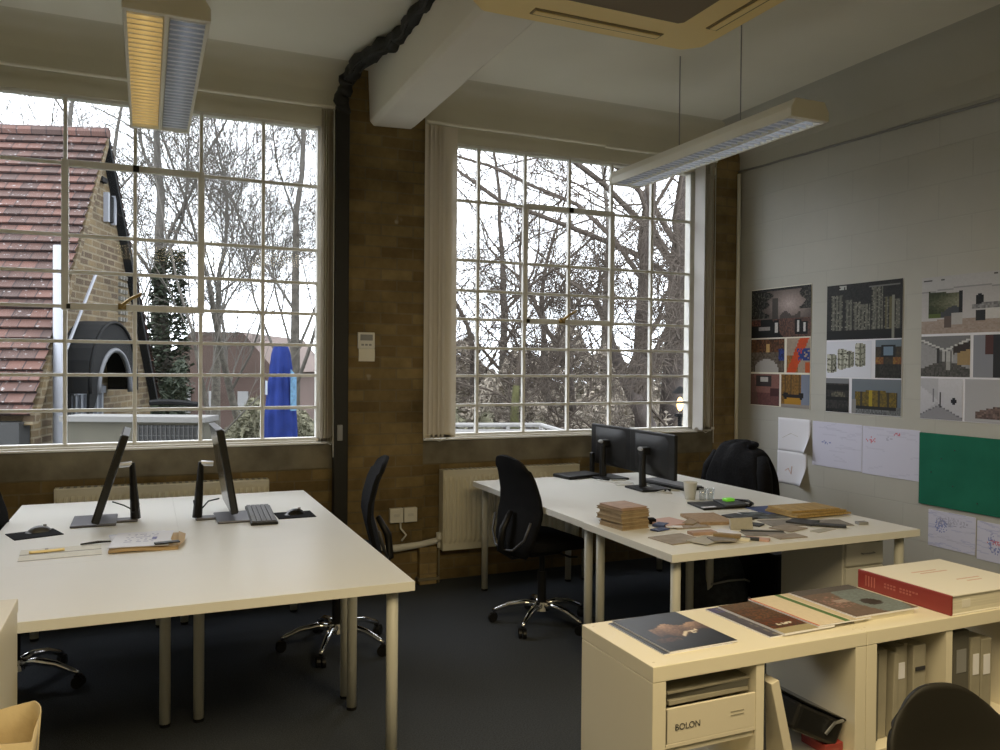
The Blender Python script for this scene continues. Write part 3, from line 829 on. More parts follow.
# ------------------------------------------------------------------ right desks: equipment
def monitor_back(label, x, y, rz):
    """screen faces +X, back toward -X"""
    t = thing('monitor', label, 'monitor', (x, y, .735), rz, 'monitors on the right desks')
    MB().box(.03, .055, -.265, .265, .085, .37).build('casing', 'black_plastic', t, bevel=.006)
    MB().box(.055, .057, -.255, .255, .10, .36).build('screen', 'screen_off', t)
    b_ = MB().grid(lambda u, v: (.03 - .028 * min(1, 6 * u * (1 - u)) * min(1, 6 * v * (1 - v)), (u - .5) * .40, .10 + .25 * v), 10, 8)
    b_.build('rear_bulge', 'black_plastic', t, smooth=True)
    MB().tube([(-.03, 0, .02), (-.035, 0, .12), (-.03, 0, .25)], [.026, .022, .018], 8).build('post', 'black_plastic', t)
    MB().box(-.05, .02, -.032, .032, .225, .275).build('mount', 'black_plastic', t, bevel=.01)
    MB().ball((-.052, 0, .262), .012, .03, .014).build('logo_badge', 'grey_metal', t)
    MB().prism([(-.10, -.11), (.11, -.12), (.11, .12), (-.10, .11)], 0, .014).build('foot', 'black_plastic', t, bevel=.004)
    return t
monitor_back('black monitor seen from behind nearest the paper cup', 2.96, 4.40, math.radians(-2))
monitor_back('black monitor seen from behind next to the flat network box', 2.98, 4.93, math.radians(1))
t = thing('network_box', 'flat black network box with one upright aerial by the window', 'router', (2.83, 5.06, .735), math.radians(10))
MB().box(-.16, .14, -.10, .10, 0, .026).build('body', 'black_plastic', t, bevel=.008)
MB().box(.14, .165, .02, .055, 0, .165).build('aerial', 'black_plastic', t, bevel=.006)
t = thing('keyboard', 'long black keyboard standing in front of the monitor near the cup', 'keyboard', (3.20, 4.47, .735), math.radians(4))
MB().box(-.08, .08, -.23, .23, 0, .02).build('body', 'black_plastic', t, bevel=.004)
MB().box(-.07, .07, -.22, .22, .02, .026).build('key_field', 'key_grey', t)
tag(MB().tube([(2.86, 4.86, .74), (2.90, 4.70, .741), (3.0, 4.62, .745), (2.94, 4.52, .741), (2.86, 4.60, .74), (2.93, 4.80, .741), (3.03, 4.76, .742)], .005, 6).build('monitor_cable', 'cable_white', None, smooth=True), 'tangle of white cable between the two monitor feet', 'cable')
tag(MB().tube([(2.98, 4.50, .76), (3.0, 4.42, .745), (3.03, 4.28, .741), (2.99, 4.17, .741), (2.93, 4.24, .741), (3.04, 4.30, .742), (3.10, 4.24, .741)], .005, 6).build('monitor_cable', 'cable_white', None, smooth=True), 'white cable coiled at the foot of the monitor nearest the cup', 'cable')
t = thing('paper_cup', 'white paper cup standing on the right desk beside two tumblers', 'cup', (2.99, 3.985, .735))
MB().lathe([(.029, 0), (.041, .098), (.043, .10), (.043, .103), (.039, .10), (.027, .006), (0.0001, .005)], 22).build('body', 'cup_paper', t, smooth=True)
MB().lathe([(.041, .097), (.0435, .1), (.041, .104)], 22, close=False).build('rim', 'cup_paper', t, smooth=True)
for lb, x, y in (('small glass tumbler right next to the paper cup', 3.035, 3.925), ('small glass tumbler farther from the paper cup, behind the black wallet', 3.082, 3.91)):
    tag(MB().lathe([(.019, 0), (.023, .07), (.0215, .07), (.018, .004), (.0001, .004)], 18).build('tumbler', 'tumbler_glass', None, smooth=True), lb, 'glass').location = (x, y, .735)
# black leather tray / notebook with highlighter
t = thing('document_wallet', 'black zipped document wallet lying open beside the paper cup', 'folder', (2.98, 3.735, .735), .0)
MB().prism([(-.16, -.10), (.13, -.12), (.17, .06), (-.11, .12)], 0, .012).build('cover', 'black_plastic', t, bevel=.004)
MB().prism([(-.02, -.115), (.14, -.12), (.175, .05), (.05, .09)], .012, .022).build('inner_pad', 'slate_sample', t, bevel=.003)
MB().tube([(.12, -.125, .012), (.17, -.11, .02), (.20, -.04, .022), (.17, .06, .014)], .009, 8).build('zip_edge', 'black_gloss', t, smooth=True)
MB().box(-.15, -.06, -.085, -.06, .012, .0135, None).build('paper_edge', 'paper_white', t)
tag(MB().box(-.03, .03, -.022, .022, 0, .018).build('highlighter', 'green_plastic', None, bevel=.006), 'bright green highlighter on the black document wallet', 'pen').location = (3.07, 3.735, .757)

# stack of sample books
for k, (dx, dy, rz, m, h, w, l) in enumerate(((0, 0, .02, 'sample_tan', .022, .185, .20), (.004, .0, -.02, 'sample_brown', .012, .18, .195), (-.006, .006, .05, 'sample_tan', .024, .19, .21), (.0, .0, -.03, 'sample_tan', .022, .19, .205), (-.004, .006, .06, 'sample_brown', .014, .19, .21), (-.006, .0, .0, 'sample_pink', .012, .175, .195))):
    z = .735 + sum((.022, .012, .024, .022, .014)[:k]) + .0004 * k
    w, l = w * .9, l * .95
    words = ('bottom', 'second from the bottom', 'third from the bottom', 'third from the top', 'second from the top', 'pinkish topmost')[k]
    t = thing('sample_book', 'tan sample book, %s of the stack on the sample desk' % words, 'book', (2.175 + dx, 3.43 + dy, z), rz + .08, 'sample books in the stack')
    MB().box(-w / 2, w / 2, -l / 2, l / 2, 0, .004).box(-w / 2, w / 2, -l / 2, l / 2, h - .004, h).build('cover', m, t, bevel=.001)
    MB().box(-w / 2 + .004, w / 2 - .004, -l / 2 + .004, l / 2 - .004, .004, h - .004).build('page_block', 'sample_brown' if m == 'sample_tan' else 'sample_tan', t)

# loose samples over the front right desk
def sample(name, label, x, y, w, l, h, rz, m, cat='sample', z=.7352, tilt=0.0, bev=.0012):
    o = MB().box(-w / 2, w / 2, -l / 2, l / 2, 0, h).build(name, m, None, bevel=bev)
    o.location = (x, y, z); o.rotation_euler = (tilt, 0, rz)
    tag(o, label, cat, 'material samples on the desk')
    return o
sample('cork_sample', 'large square cork board sample in the middle of the sample desk', 2.66, 3.40, .19, .25, .016, -.22, 'cork')
sample('slate_sample', 'dark slate sample peeping out behind the cork board', 2.86, 3.39, .11, .15, .010, .15, 'slate_sample')
o = sample('stone_sample', 'pale grey stone tile leaning upright right of the cork board', 2.675, 3.155, .125, .010, .055, -.12, 'stone_sample', tilt=-.18)
sample('slate_sample', 'thin black slate chip right of the leaning stone tile', 2.80, 3.215, .07, .09, .008, .5, 'slate_sample')
# fan of small chips right of the stacked books
sample('fabric_sample', 'pale pink fabric swatch lying right of the sample books', 2.42, 3.40, .17, .17, .012, .15, 'pink_print')
sample('fabric_sample', 'brown veneer swatch under the pale pink swatch', 2.47, 3.31, .19, .12, .006, -.1, 'taupe_sample', z=.735)
sample('carpet_sample', 'dark blue carpet chip beside the sample books', 2.345, 3.36, .08, .06, .012, .6, 'blue_sample', z=.7365)
sample('carpet_sample', 'black carpet chip leaning on the pink swatch', 2.33, 3.44, .06, .05, .026, -.3, 'black_fabric')
sample('carpet_sample', 'navy carpet chip at the desk edge below the sample books', 2.285, 3.28, .09, .05, .007, .3, 'blue_sample')
sample('card_sample', 'white card chip among the dark chips', 2.375, 3.29, .08, .045, .004, -.5, 'paper_white', z=.742)
sample('veneer_sample', 'narrow brown veneer strip resting by the pink swatch', 2.53, 3.36, .06, .16, .006, -.9, 'sample_brown', z=.7415)
sample('swatch_card', 'cream swatch card at the front left corner of the sample desk', 2.235, 3.075, .20, .17, .005, .1, 'taupe_sample')
sample('swatch_card', 'pale stone swatch card overlapping the front left cream card', 2.33, 2.985, .16, .11, .005, .35, 'stone_sample', z=.7405)
sample('swatch_card', 'grey swatch card in the row along the front edge', 2.395, 2.955, .11, .09, .006, -.3, 'grey_sample', z=.7455)
sample('pink_swatch', 'small pinkish tile above the front row of swatches', 2.42, 3.13, .13, .055, .014, -.1, 'sample_pink')
sample('wood_sample', 'dark walnut block in the front row of swatches', 2.44, 2.975, .035, .12, .014, .75, 'sample_brown', z=.7515)
sample('wood_sample', 'pale block beside the dark walnut block', 2.49, 2.97, .04, .12, .012, .75, 'paper_cream', z=.7355)
sample('wood_sample', 'black strip at the right of the walnut block', 2.53, 2.955, .03, .12, .012, .8, 'slate_sample', z=.7355)
sample('wood_sample', 'pale pink block at the end of the front row', 2.575, 2.93, .05, .11, .010, .7, 'pink_print')
sample('paper_swatch', 'white paper swatch between cork board and front row', 2.53, 3.12, .15, .12, .002, .3, 'paper_white')
sample('felt_sample', 'grey felt swatch front centre of the sample desk', 2.70, 3.02, .21, .10, .004, -.35, 'grey_sample')
sample('felt_sample', 'brown felt swatch front centre near the desk edge', 2.76, 2.935, .16, .09, .004, -.05, 'taupe_sample', z=.7355)
sample('felt_sample', 'slim black edging over the grey felt swatch', 2.72, 3.06, .20, .025, .004, -.5, 'slate_sample', z=.7395)
sample('felt_sample', 'wide grey swatch sheet below the oak boards', 2.97, 3.20, .19, .16, .004, -.25, 'grey_sample')
sample('felt_sample', 'mauve swatch sheet at the right of the stone tile', 2.90, 3.08, .15, .12, .004, .25, 'taupe_sample', z=.736)
sample('felt_sample', 'black angled swatch in the middle of the grey sheets', 3.07, 3.16, .13, .13, .008, .5, 'slate_sample', z=.7395)
sample('felt_sample', 'black strip trailing off the angled swatch', 3.13, 3.045, .06, .16, .006, .8, 'slate_sample', z=.7405)
sample('felt_sample', 'grey swatch sheet right of the black angled swatch', 3.21, 3.11, .17, .15, .004, -.3, 'grey_sample', z=.7355)
sample('felt_sample', 'pale swatch strip near the front edge at right', 3.03, 2.985, .15, .05, .003, .25, 'stone_sample')
sample('eraser_block', 'small dark block alone at the right end of the sample desk', 3.335, 3.03, .055, .035, .014, -.2, 'grey_metal')
# printed glass card + blue folder + oak boards
def f_dark(u, v, r):
    c = (.25, .29, .32)
    if (int(u * 4) + int(v * 3)) % 2: c = (.42, .46, .48)
    if .4 < v < .5: c = (.15, .17, .2)
    return mixc(c, (.1, .1, .1), r.random() * .25)
paintsheet('photo_card', 'dark blue grey photo card left of the oak boards', 'card', 3.02, 3.39, .20, .20, -.25, .7352, f_dark, 20, 20, 'print_gloss', .003)
sample('folder', 'blue folder sticking out under the oak boards', 3.20, 3.50, .24, .22, .006, -.1, 'blue_sample', 'folder')
for k, (x, y, w, l, rz, z) in enumerate(((3.30, 3.36, .38, .24, .0, .7415), (3.29, 3.36, .36, .22, .05, .7525), (3.275, 3.365, .32, .19, -.05, .7635))):
    t = thing('oak_sample', ('oak board sample lying lowest in the oak pile', 'oak board sample in the middle of the oak pile', 'smallest oak board sample, on top of the oak pile')[k], 'sample', (x, y, z), rz, 'oak boards piled on the desk')
    MB().box(-w / 2, w / 2, -l / 2, l / 2, 0, .010).build('board', 'oak_sample', t, bevel=.0015)
    for j in range(1, 4): MB().box(-w / 2 + j * w / 4 - .0015, -w / 2 + j * w / 4 + .0015, -l / 2, l / 2, .0098, .0104).build('joint', 'sample_brown', t)

# computer tower
t = thing('computer_tower', 'black computer tower standing behind the drawer pedestal', 'computer', (3.34, 3.76, 0))
MB().box(-.09, .09, -.21, .21, .012, .47).build('case', 'black_plastic', t, bevel=.004)
MB().box(-.08, .08, -.216, -.21, .02, .46).build('front_panel', 'black_gloss', t, bevel=.003)
for sx in (-.07, .07):
    for sy in (-.17, .17): MB().cyl((sx, sy, 0), .012, .012, 10).build('foot', 'black_plastic', t)

# backpack under the right desks
t = thing('backpack', 'dark backpack with grey piping slumped under the sample desk', 'bag', (2.99, 3.78, 0), .1)
MB().ball((0, 0, .26), .23, .15, .27, 20, 12).build('body', 'backpack_cloth', t, smooth=True)
MB().ball((.0, -.10, .20), .17, .10, .17, 18, 10).build('pocket', 'backpack_cloth', t, smooth=True)
MB().tube([(-.15, -.155, .33), (-.05, -.185, .345), (.08, -.18, .335), (.17, -.13, .30)], .006, 6).build('piping', 'grey_metal', t, smooth=True)
MB().tube([(-.04, 0, .52), (0, -.02, .57), (.04, 0, .52)], .01, 8).build('handle', 'backpack_cloth', t, smooth=True)
MB().ball((.10, -.195, .22), .012, .01, .02).build('zip_pull', 'steel', t)

# ------------------------------------------------------------------ shelf units (foreground right)
def shelf_unit(label, x0, y0, wz=.745, cells=2, w=.757, d=.378):
    t = thing('shelf_unit', label, 'shelf', (x0, y0, 0), 0, 'white cube shelf units')
    T = .042
    MB().box(0, w, 0, d, wz - T, wz).build('top', 'cabinet_white', t, bevel=.002)
    MB().box(0, w, 0, d, .0, T).build('base_panel', 'cabinet_white', t, bevel=.002)
    for x in (0, w - T): MB().box(x, x + T, .001, d - .001, T, wz - T - .0008).build('side_panel', 'cabinet_white', t, bevel=.0015)
    MB().box(w / 2 - .014 - .02, w / 2 + .014 - .02, .004, d - .004, T, wz - T).build('divider', 'cabinet_white', t)
    for xa, xb in ((T, w / 2 - .034), (w / 2 - .006, w - T)):
        MB().box(xa, xb, .004, d - .004, .36, .378).build('shelf', 'cabinet_white', t)
    for sx in (.022, w - .022):
        for sy in (.03, d - .03): MB().cyl((sx, sy, wz), .004, .0006, 10).build('screw_cap', 'box_card', t)
    return t

SU = (1.2135, 1.765)
shelf_unit('white cube shelf unit holding the lettered box, nearest the desks', *SU)
shelf_unit('white cube shelf unit with the big red spined book on top', 1.9725, 1.765)
# BOLON box on a thin inner shelf
t = thing('sample_box', 'cream card box lettered BOLON in the upper left shelf cell', 'box', (1.413, 1.772, .518))
MB().box(-.153, .153, 0, .30, 0, .012).box(-.153, .153, .0, .008, .012, .106).box(-.153, -.147, 0, .30, .012, .106).box(.147, .153, 0, .30, .012, .106).box(-.153, .153, .294, .30, .012, .106).build('body', 'box_card', t, bevel=.0015)
text('lettering', 'BOLON', .024, 'ink_dark', t, (-.125, -.0015, .046), (PI / 2, 0, 0), extr=.0003)
for k in range(2): MB().box(.06, .105, -.0012, 0, .064 - k * .010, .067 - k * .010).build('small_print', 'folder_cream', t)
tag(MB().box(1.2565, 1.573, 1.78, 2.13, .500, .516).build('inner_shelf', 'cabinet_white', None), 'thin white inner shelf under the lettered card box', 'shelf')
for k, (w, l, h, m, rz, dz) in enumerate(((.27, .28, .012, 'folder_cream', .02, 0), (.28, .27, .018, 'folder_dark', -.03, .0125), (.285, .28, .006, 'folder_cream', .03, .031))):
    o = MB().box(-w / 2, w / 2, -l / 2, l / 2, 0, h).build('magazine', m, None, bevel=.001)
    o.location = (1.413, 1.93, .625 + dz); o.rotation_euler = (0, 0, rz)
    tag(o, ('cream magazine lying in the lettered box under two others', 'dark magazine in the middle above the lettered box', 'thin cream magazine topmost above the lettered box')[k], 'magazine', 'magazines above the lettered box')
# cell 2 of first unit: leaning samples
def lean(name, label, x, y, w, l, h, ry, m, z=.379, cat='sample'):
    o = MB().box(-w / 2, w / 2, -l / 2, l / 2, 0, h).build(name, m, None, bevel=.002)
    o.location = (x, y, z); o.rotation_euler = (0, ry, 0)
    return tag(o, label, cat)
lean('leaning_board', 'black sample board leaning on the divider right of the lettered box', 1.612, 1.93, .012, .28, .29, -.03, 'slate_sample')
o = lean('leaning_board', 'cream leaning sample board with a folded edge right of the lettered box', 1.70, 1.90, .030, .24, .26, -.25, 'box_card', .386)
t = thing('binder', 'glossy black portfolio slumped in the second shelf cell', 'binder', (1.826, 1.95, .476), 0)
mA = Matrix.Rotation(.46, 4, 'Y')
MB().box(-.095, .095, -.15, .15, -.045, .038, mA).build('sleeves', 'black_plastic', t, bevel=.012)
MB().box(-.097, .097, -.152, .152, .039, .045, mA).build('cover', 'black_gloss', t, bevel=.003)
MB().tube([(.02, -.153, -.03), (.05, -.158, .0), (.085, -.155, .0)], .005, 6).build('clip', 'steel', t)
tag(MB().box(-.035, .035, -.05, .05, 0, .03).build('red_box', 'red_cover', None, bevel=.003), 'small red box at the back of the second shelf cell', 'box').location = (1.885, 1.85, .379)
# folders in the second unit
fx = 2.026
for k, (w, h, m, ry, lb) in enumerate(((.030, .285, 'folder_cream', .0, 'grey cream file folder standing leftmost in the lower shelf unit cell'), (.014, .27, 'folder_dark', .01, 'slim dark file folder next to the leftmost folder'), (.040, .275, 'folder_cream', .015, 'broad cream file folder third from the left'), (.020, .265, 'folder_cream', .03, 'slim pale file folder in the middle of the row'), (.042, .28, 'folder_cream', .0, 'broad file folder fifth from the left'), (.016, .285, 'folder_cream', .0, 'narrow pale file folder sixth from the left'), (.055, .28, 'folder_cream', .0, 'widest pale file folder with a black clip, right end of the row'))):
    t = thing('file_folder', lb, 'folder', (fx, 1.80 + .01 * (k % 3), .379), 0, 'file folders in the shelf cell')
    MB().box(0, w, 0, .27, 0, h, Matrix.Rotation(ry, 4, 'Y')).build('body', m, t, bevel=.003)
    if k == 6: MB().box(.008, .048, -.004, .002, .20, .212).build('clip', 'ink_dark', t)
    if k == 4: MB().box(.006, .036, -.002, .001, .18, .23).build('spine_label', 'paper_white', t)
    fx += w + .003 + ry * .09
for k, (w, h, m, lb) in enumerate(((.075, .30, 'folder_dark', 'dark grey lever file left in the right hand shelf cell'), (.045, .27, 'folder_cream', 'cream file at the picture edge in the right hand shelf cell'), (.05, .26, 'folder_cream', 'pale file next to the cream file in the right hand shelf cell'))):
    t = thing('file_folder', lb, 'folder', ((2.39, 2.475, 2.525)[k], 1.80, .379), 0, 'files in the right hand shelf cell')
    MB().box(0, w, 0, .28, 0, h).build('body', m, t, bevel=.003)
    MB().box(w * .2, w * .8, -.002, .001, h * .55, h * .8).build('spine_label', 'paper_white' if k else 'grey_metal', t)

# magazines and books on top
CT = .7452
def f_night(u, v, r):
    c = mixc((.12, .13, .16), (.17, .18, .21), v)
    lo = .36 + .05 * math.sin(9 * u) + .03 * math.sin(23 * u); hi = .66 - .10 * abs(u - .55) + .04 * math.sin(14 * u + 1)
    if u > .22 and lo < v < hi:
        k = (v - lo) / (hi - lo)
        c = mixc((.30, .22, .19), (.74, .60, .50), k * (.75 + .25 * math.sin(17 * u)) + (r.random() - .5) * .3)
    if u < .42 and .22 < v < .34 - .2 * abs(u - .2): c = mixc((.40, .28, .24), (.18, .16, .17), r.random())
    if .50 < u < .80 and lo + .01 < v < lo + .07 and r.random() < .7: c = (.88, .82, .74)
    if u < .1: c = (.16, .17, .2)
    return mixc(c, (.05, .05, .06), r.random() * .12)
paintsheet('magazine', 'dark magazine with a glowing photograph, front left on the shelf unit', 'magazine', 1.425, 1.975, .235, .29, .02, CT + .003, f_night, 34, 40, 'print_gloss', .004, 11)
def f_slate(u, v, r): return mixc((.20, .22, .26), (.12, .13, .16), r.random() * .5)
paintsheet('magazine', 'dark magazine sticking out to the left under the glowing one', 'magazine', 1.407, 1.972, .235, .285, .01, CT, f_slate, 10, 12, 'print_gloss', .0028, 12)
def f_spine(u, v, r):
    c = (.30, .29, .33)
    if v > .82: c = (.32, .30, .46)
    if .3 < u < .6 and r.random() < .3: c = (.46, .44, .42)
    return mixc(c, (.1, .1, .1), r.random() * .2)
paintsheet('magazine', 'slim grey blue magazine under the brown photograph brochure', 'magazine', 1.70, 1.972, .09, .29, .02, CT, f_spine, 10, 24, 'print', .004, 13)
def f_forest(u, v, r):
    c = mixc((.42, .27, .16), (.20, .15, .10), r.random())
    if v < .42: c = mixc((.40, .20, .10), (.22, .16, .11), r.random())
    if v < .16: c = (.60, .55, .42)
    if .2 < u < .5 and .22 < v < .28 and r.random() < .6: c = (.8, .78, .72)
    if v > .8: c = mixc(c, (.35, .30, .24), .5)
    return c
paintsheet('brochure', 'brown autumn photograph brochure beside the slim grey magazine', 'brochure', 1.80, 1.966, .20, .29, .03, CT + .0045, f_forest, 30, 40, 'print', .006, 14)
def f_white(u, v, r):
    c = (.82, .76, .66)
    if .50 < u < .60: c = (.30, .42, .24)
    if u > .62: c = (.74, .68, .58)
    if u < .04: c = (.75, .40, .32)
    return mixc(c, (.6, .55, .45), r.random() * .1)
paintsheet('brochure', 'cream brochure with a green stripe between two photograph brochures', 'brochure', 1.945, 1.975, .22, .30, .02, CT + .0112, f_white, 30, 20, 'print', .004, 15)
def f_abstract(u, v, r):
    c = (.42, .35, .31)
    d = math.hypot((u - .72) / .30, (v - .45) / .55)
    if d < 1: c = (.44, .48, .48)
    if math.hypot((u - .66) / .13, (v - .36) / .12) < 1: c = (.22, .19, .17)
    if v > .82: c = (.33, .31, .30)
    if .08 < u < .40 and .3 < v < .7 and r.random() < .3: c = (.58, .44, .40)
    if .22 < u < .42 and abs(v - .5) < .06: c = (.62, .55, .52)
    return mixc(c, (.2, .18, .16), r.random() * .18)
paintsheet('brochure', 'brown and grey blue abstract brochure next to the red book', 'brochure', 2.135, 1.975, .27, .285, .0, CT + .0155, f_abstract, 40, 40, 'print', .005, 16)
tag(MB().box(-.13, .13, -.135, .135, 0, .0148).build('magazine', 'paper_cream', None, bevel=.001), 'plain cream magazine supporting the abstract brochure', 'magazine').location = (2.13, 1.975, CT)

# big red book
t = thing('hardback_book', 'thick white hardback book with a red spine on the shelf unit', 'book', (2.345, 1.955, CT), .0)
H_ = .064
MB().box(.004, .40, -.178, .178, .004, H_ - .004).build('page_block', 'page_edge', t, bevel=.001)
MB().box(.0, .41, -.183, .183, H_ - .004, H_).box(.0, .41, -.183, .183, 0, .004).build('cover', 'book_white', t, bevel=.001)
MB().box(-.006, .003, -.184, .184, 0, H_ + .0006).build('spine', 'red_cover', t, bevel=.0025)
for k in range(4): MB().box(-.0072, -.006, .145 - k * .012, .149 - k * .012, .014, .050).build('spine_emblem', 'spine_text', t)
for row, (z, n) in enumerate(((.036, 11), (.026, 9))):
    for j in range(n):
        if j == 4: continue
        MB().box(-.0072, -.006, .07 - j * .0125 - .008, .07 - j * .0125, z, z + .006).build('spine_lettering', 'spine_text', t)
for k, (x, y, w) in enumerate(((.13, .07, .12), (.15, .05, .13), (.20, -.05, .11), (.22, -.075, .07))):
    MB().box(x, x + w, y, y + .006, H_, H_ + .0006).build('cover_lettering', 'pink_print', t)
MB().box(.05, .09, -.1795, -.178, .02, .045).build('page_stamp', 'book_white', t)

# ------------------------------------------------------------------ left foreground cabinet and paper sack
t = thing('low_cabinet', 'cream low cabinet cut off by the left picture edge', 'cabinet', (-.743, 2.50, 0))
MB().box(-.40, .405, -.21, .21, .80, .84).build('top', 'cabinet_white', t, bevel=.003)
MB().box(-.40, .403, -.208, .208, .06, .80).build('carcass', 'cabinet_white', t, bevel=.002)
MB().box(-.38, .38, -.19, .19, 0, .06).build('plinth', 'cabinet_white', t)
for sx in (-1, 1):
    d = MB().box(min(sx * .005, sx * .39), max(sx * .005, sx * .39), -.226, -.208, .08, .79).build('door', 'cabinet_white', t, bevel=.002)
    MB().ball((sx * .04, -.235, .5), .012, .012, .012).build('knob', 'steel', d)
def sack(u, v):
    a = 2 * PI * u
    c, s = math.cos(a), math.sin(a)
    k = 1 / max(abs(c), abs(s)) ** .8
    fl = 1 + .10 * v ** 3 + .03 * math.sin(5 * a) * v
    return (c * k * .15 * fl, s * k * .10 * fl, .685 * v + .012 * math.sin(3 * a) * v)
t = thing('paper_sack', 'crumpled kraft paper sack standing in the lower left corner', 'sack', (-.395, 2.17, 0), .05)
MB().grid(sack, 32, 12).build('body', 'kraft', t, smooth=True, solid=.003)
MB().grid(lambda u, v: ((2 * u - 1) * .15, (2 * v - 1) * .10, .55 + .10 * math.sin(3 * u + 2 * v) * .5), 8, 8).build('stuffing', 'kraft', t, smooth=True)

# ------------------------------------------------------------------ posters, drawings and pinboard on the right wall
PX = XR - .0035
def wallthing(name, label, cat, y0, y1, z0, z1, sheet_m='paper_white', group=None, th=.0015):
    """y0 = picture-left edge (larger Y), origin at its lower left corner; local x runs to picture right, local z up"""
    t = thing(name, label, cat, (PX, y0, z0), -PI / 2, group)
    MB().box(0, y0 - y1, -th + .002, .003, 0, z1 - z0).build('sheet', sheet_m, t)
    return t
def pic(t, name, x0, x1, z0, z1, nu, nv, fn, seed):
    return canvas(name, t, (x0, -.0015 , z0), (x1 - x0, 0, 0), (0, 0, z1 - z0), nu, nv, fn, 'print', seed)

def p_street(u, v, r):
    g = math.hypot((u - .66) / .42, (v - .66) / .38)
    c = mixc((.74, .67, .65), (.36, .32, .30), g)
    edge = .34 + .10 * math.sin(9 * v) + .05 * math.sin(31 * v)
    if v > .40 and u < edge * (1.3 - v * .6): c = mixc((.10, .10, .09), (.34, .33, .30), r.random() ** 2)
    if v > .55 and u > .86 + .05 * math.sin(20 * v): c = mixc((.12, .12, .11), (.36, .34, .31), r.random() ** 2)
    if .36 < u < .47 and .38 < v < .80: c = mixc(c, (.22, .21, .20), .8)
    if .50 < u < .84 and .36 < v < .47 + .05 * math.sin(24 * u): c = mixc(c, (.24, .22, .21), .75)
    if v < .38:
        c = mixc((.42, .29, .25), (.26, .20, .18), r.random())
        if u < .55 - v * .5: c = (.08, .08, .08)
        if .14 < u < .34 and .14 < v < .22: c = (.56, .54, .53)
        if u < .16 and v > .24: c = mixc((.44, .26, .21), (.2, .12, .1), r.random())
    for px, h in ((.44, .34), (.80, .36), (.90, .30)):
        d = abs(u - px)
        if d < .045 and .04 < v < h: c = (.07, .07, .08)
        if d < .02 and .10 < v < h - .03: c = (.80, .79, .78)
    if v > .94: c = mixc((.12, .12, .12), (.3, .3, .3), r.random() * .5)
    return mixc(c, (.0, .0, .0), r.random() * .10)
def p_cafe(u, v, r):
    c = mixc((.40, .36, .32), (.26, .22, .18), r.random())
    if v > .62: c = mixc((.40, .25, .14), (.20, .13, .08), r.random())
    if .46 < u < .56 and .6 < v < .85: c = (.72, .58, .36)
    if math.hypot((u - .48) / .36, (v - .05) / .34) < 1: c = (.62, .60, .58)
    if u > .82 and .35 < v < .7: c = mixc((.16, .24, .52), (.1, .12, .25), r.random())
    return c
def p_orange(u, v, r):
    c = (.62, .55, .48)
    if u < .5 and v < .5: c = mixc((.62, .42, .16), (.45, .3, .14), r.random())
    if abs(u - .2 - v * .55) < .2: c = (.75, .26, .08)
    if u > .45 and .35 < v < .72 and r.random() < .75: c = (.12, .20, .46)
    if u > .8 and v < .3: c = (.72, .3, .1)
    return mixc(c, (.2, .2, .2), r.random() * .12)
def p_pink(u, v, r):
    c = (.50, .34, .31)
    if v < .42: c = mixc((.42, .26, .25), (.32, .20, .2), r.random() * .7)
    if .2 < u < .75 and .62 < v < .95: c = (.20, .17, .17)
    if .35 < u < .62 and .74 < v < .88: c = (.74, .72, .70)
    if u > .7 and .32 < v < .55: c = (.26, .14, .14)
    if u < .1 + .2 * (1 - v): c = mixc((.36, .27, .24), c, .3)
    return mixc(c, (.1, .1, .1), r.random() * .1)
def p_cart(u, v, r):
    c = mixc((.52, .38, .16), (.38, .27, .12), r.random())
    if u > .72: c = (.45, .48, .55)
    if v > .35 and abs((u * 10) % 1 - .5) < .12 and u < .7: c = (.32, .24, .12)
    if .12 < u < .72 and .12 < v < .32: c = (.66, .48, .14)
    for cx in (.16, .70):
        if math.hypot((u - cx) / .1, (v - .36) / .1) < 1: c = (.09, .08, .08)
    if .16 < u < .70 and .32 < v < .38: c = (.12, .1, .1)
    if v < .1: c = (.55, .52, .5)
    return c
t = wallthing('poster', 'poster with a dark street scene above a pink room and orange prints', 'poster', 5.235, 4.59, 1.22, 2.15, 'paper_cream', 'printed posters on the right wall')
pic(t, 'street_picture', .0, .645, .54, .925, 60, 40, p_street, 21)
pic(t, 'cafe_picture', .0, .375, .268, .53, 30, 20, p_cafe, 22)
pic(t, 'orange_picture', .40, .64, .268, .53, 20, 20, p_orange, 23)
pic(t, 'pink_room_picture', .0, .325, .005, .254, 26, 20, p_pink, 24)
pic(t, 'machine_picture', .345, .64, .0, .254, 24, 20, p_cart, 25)

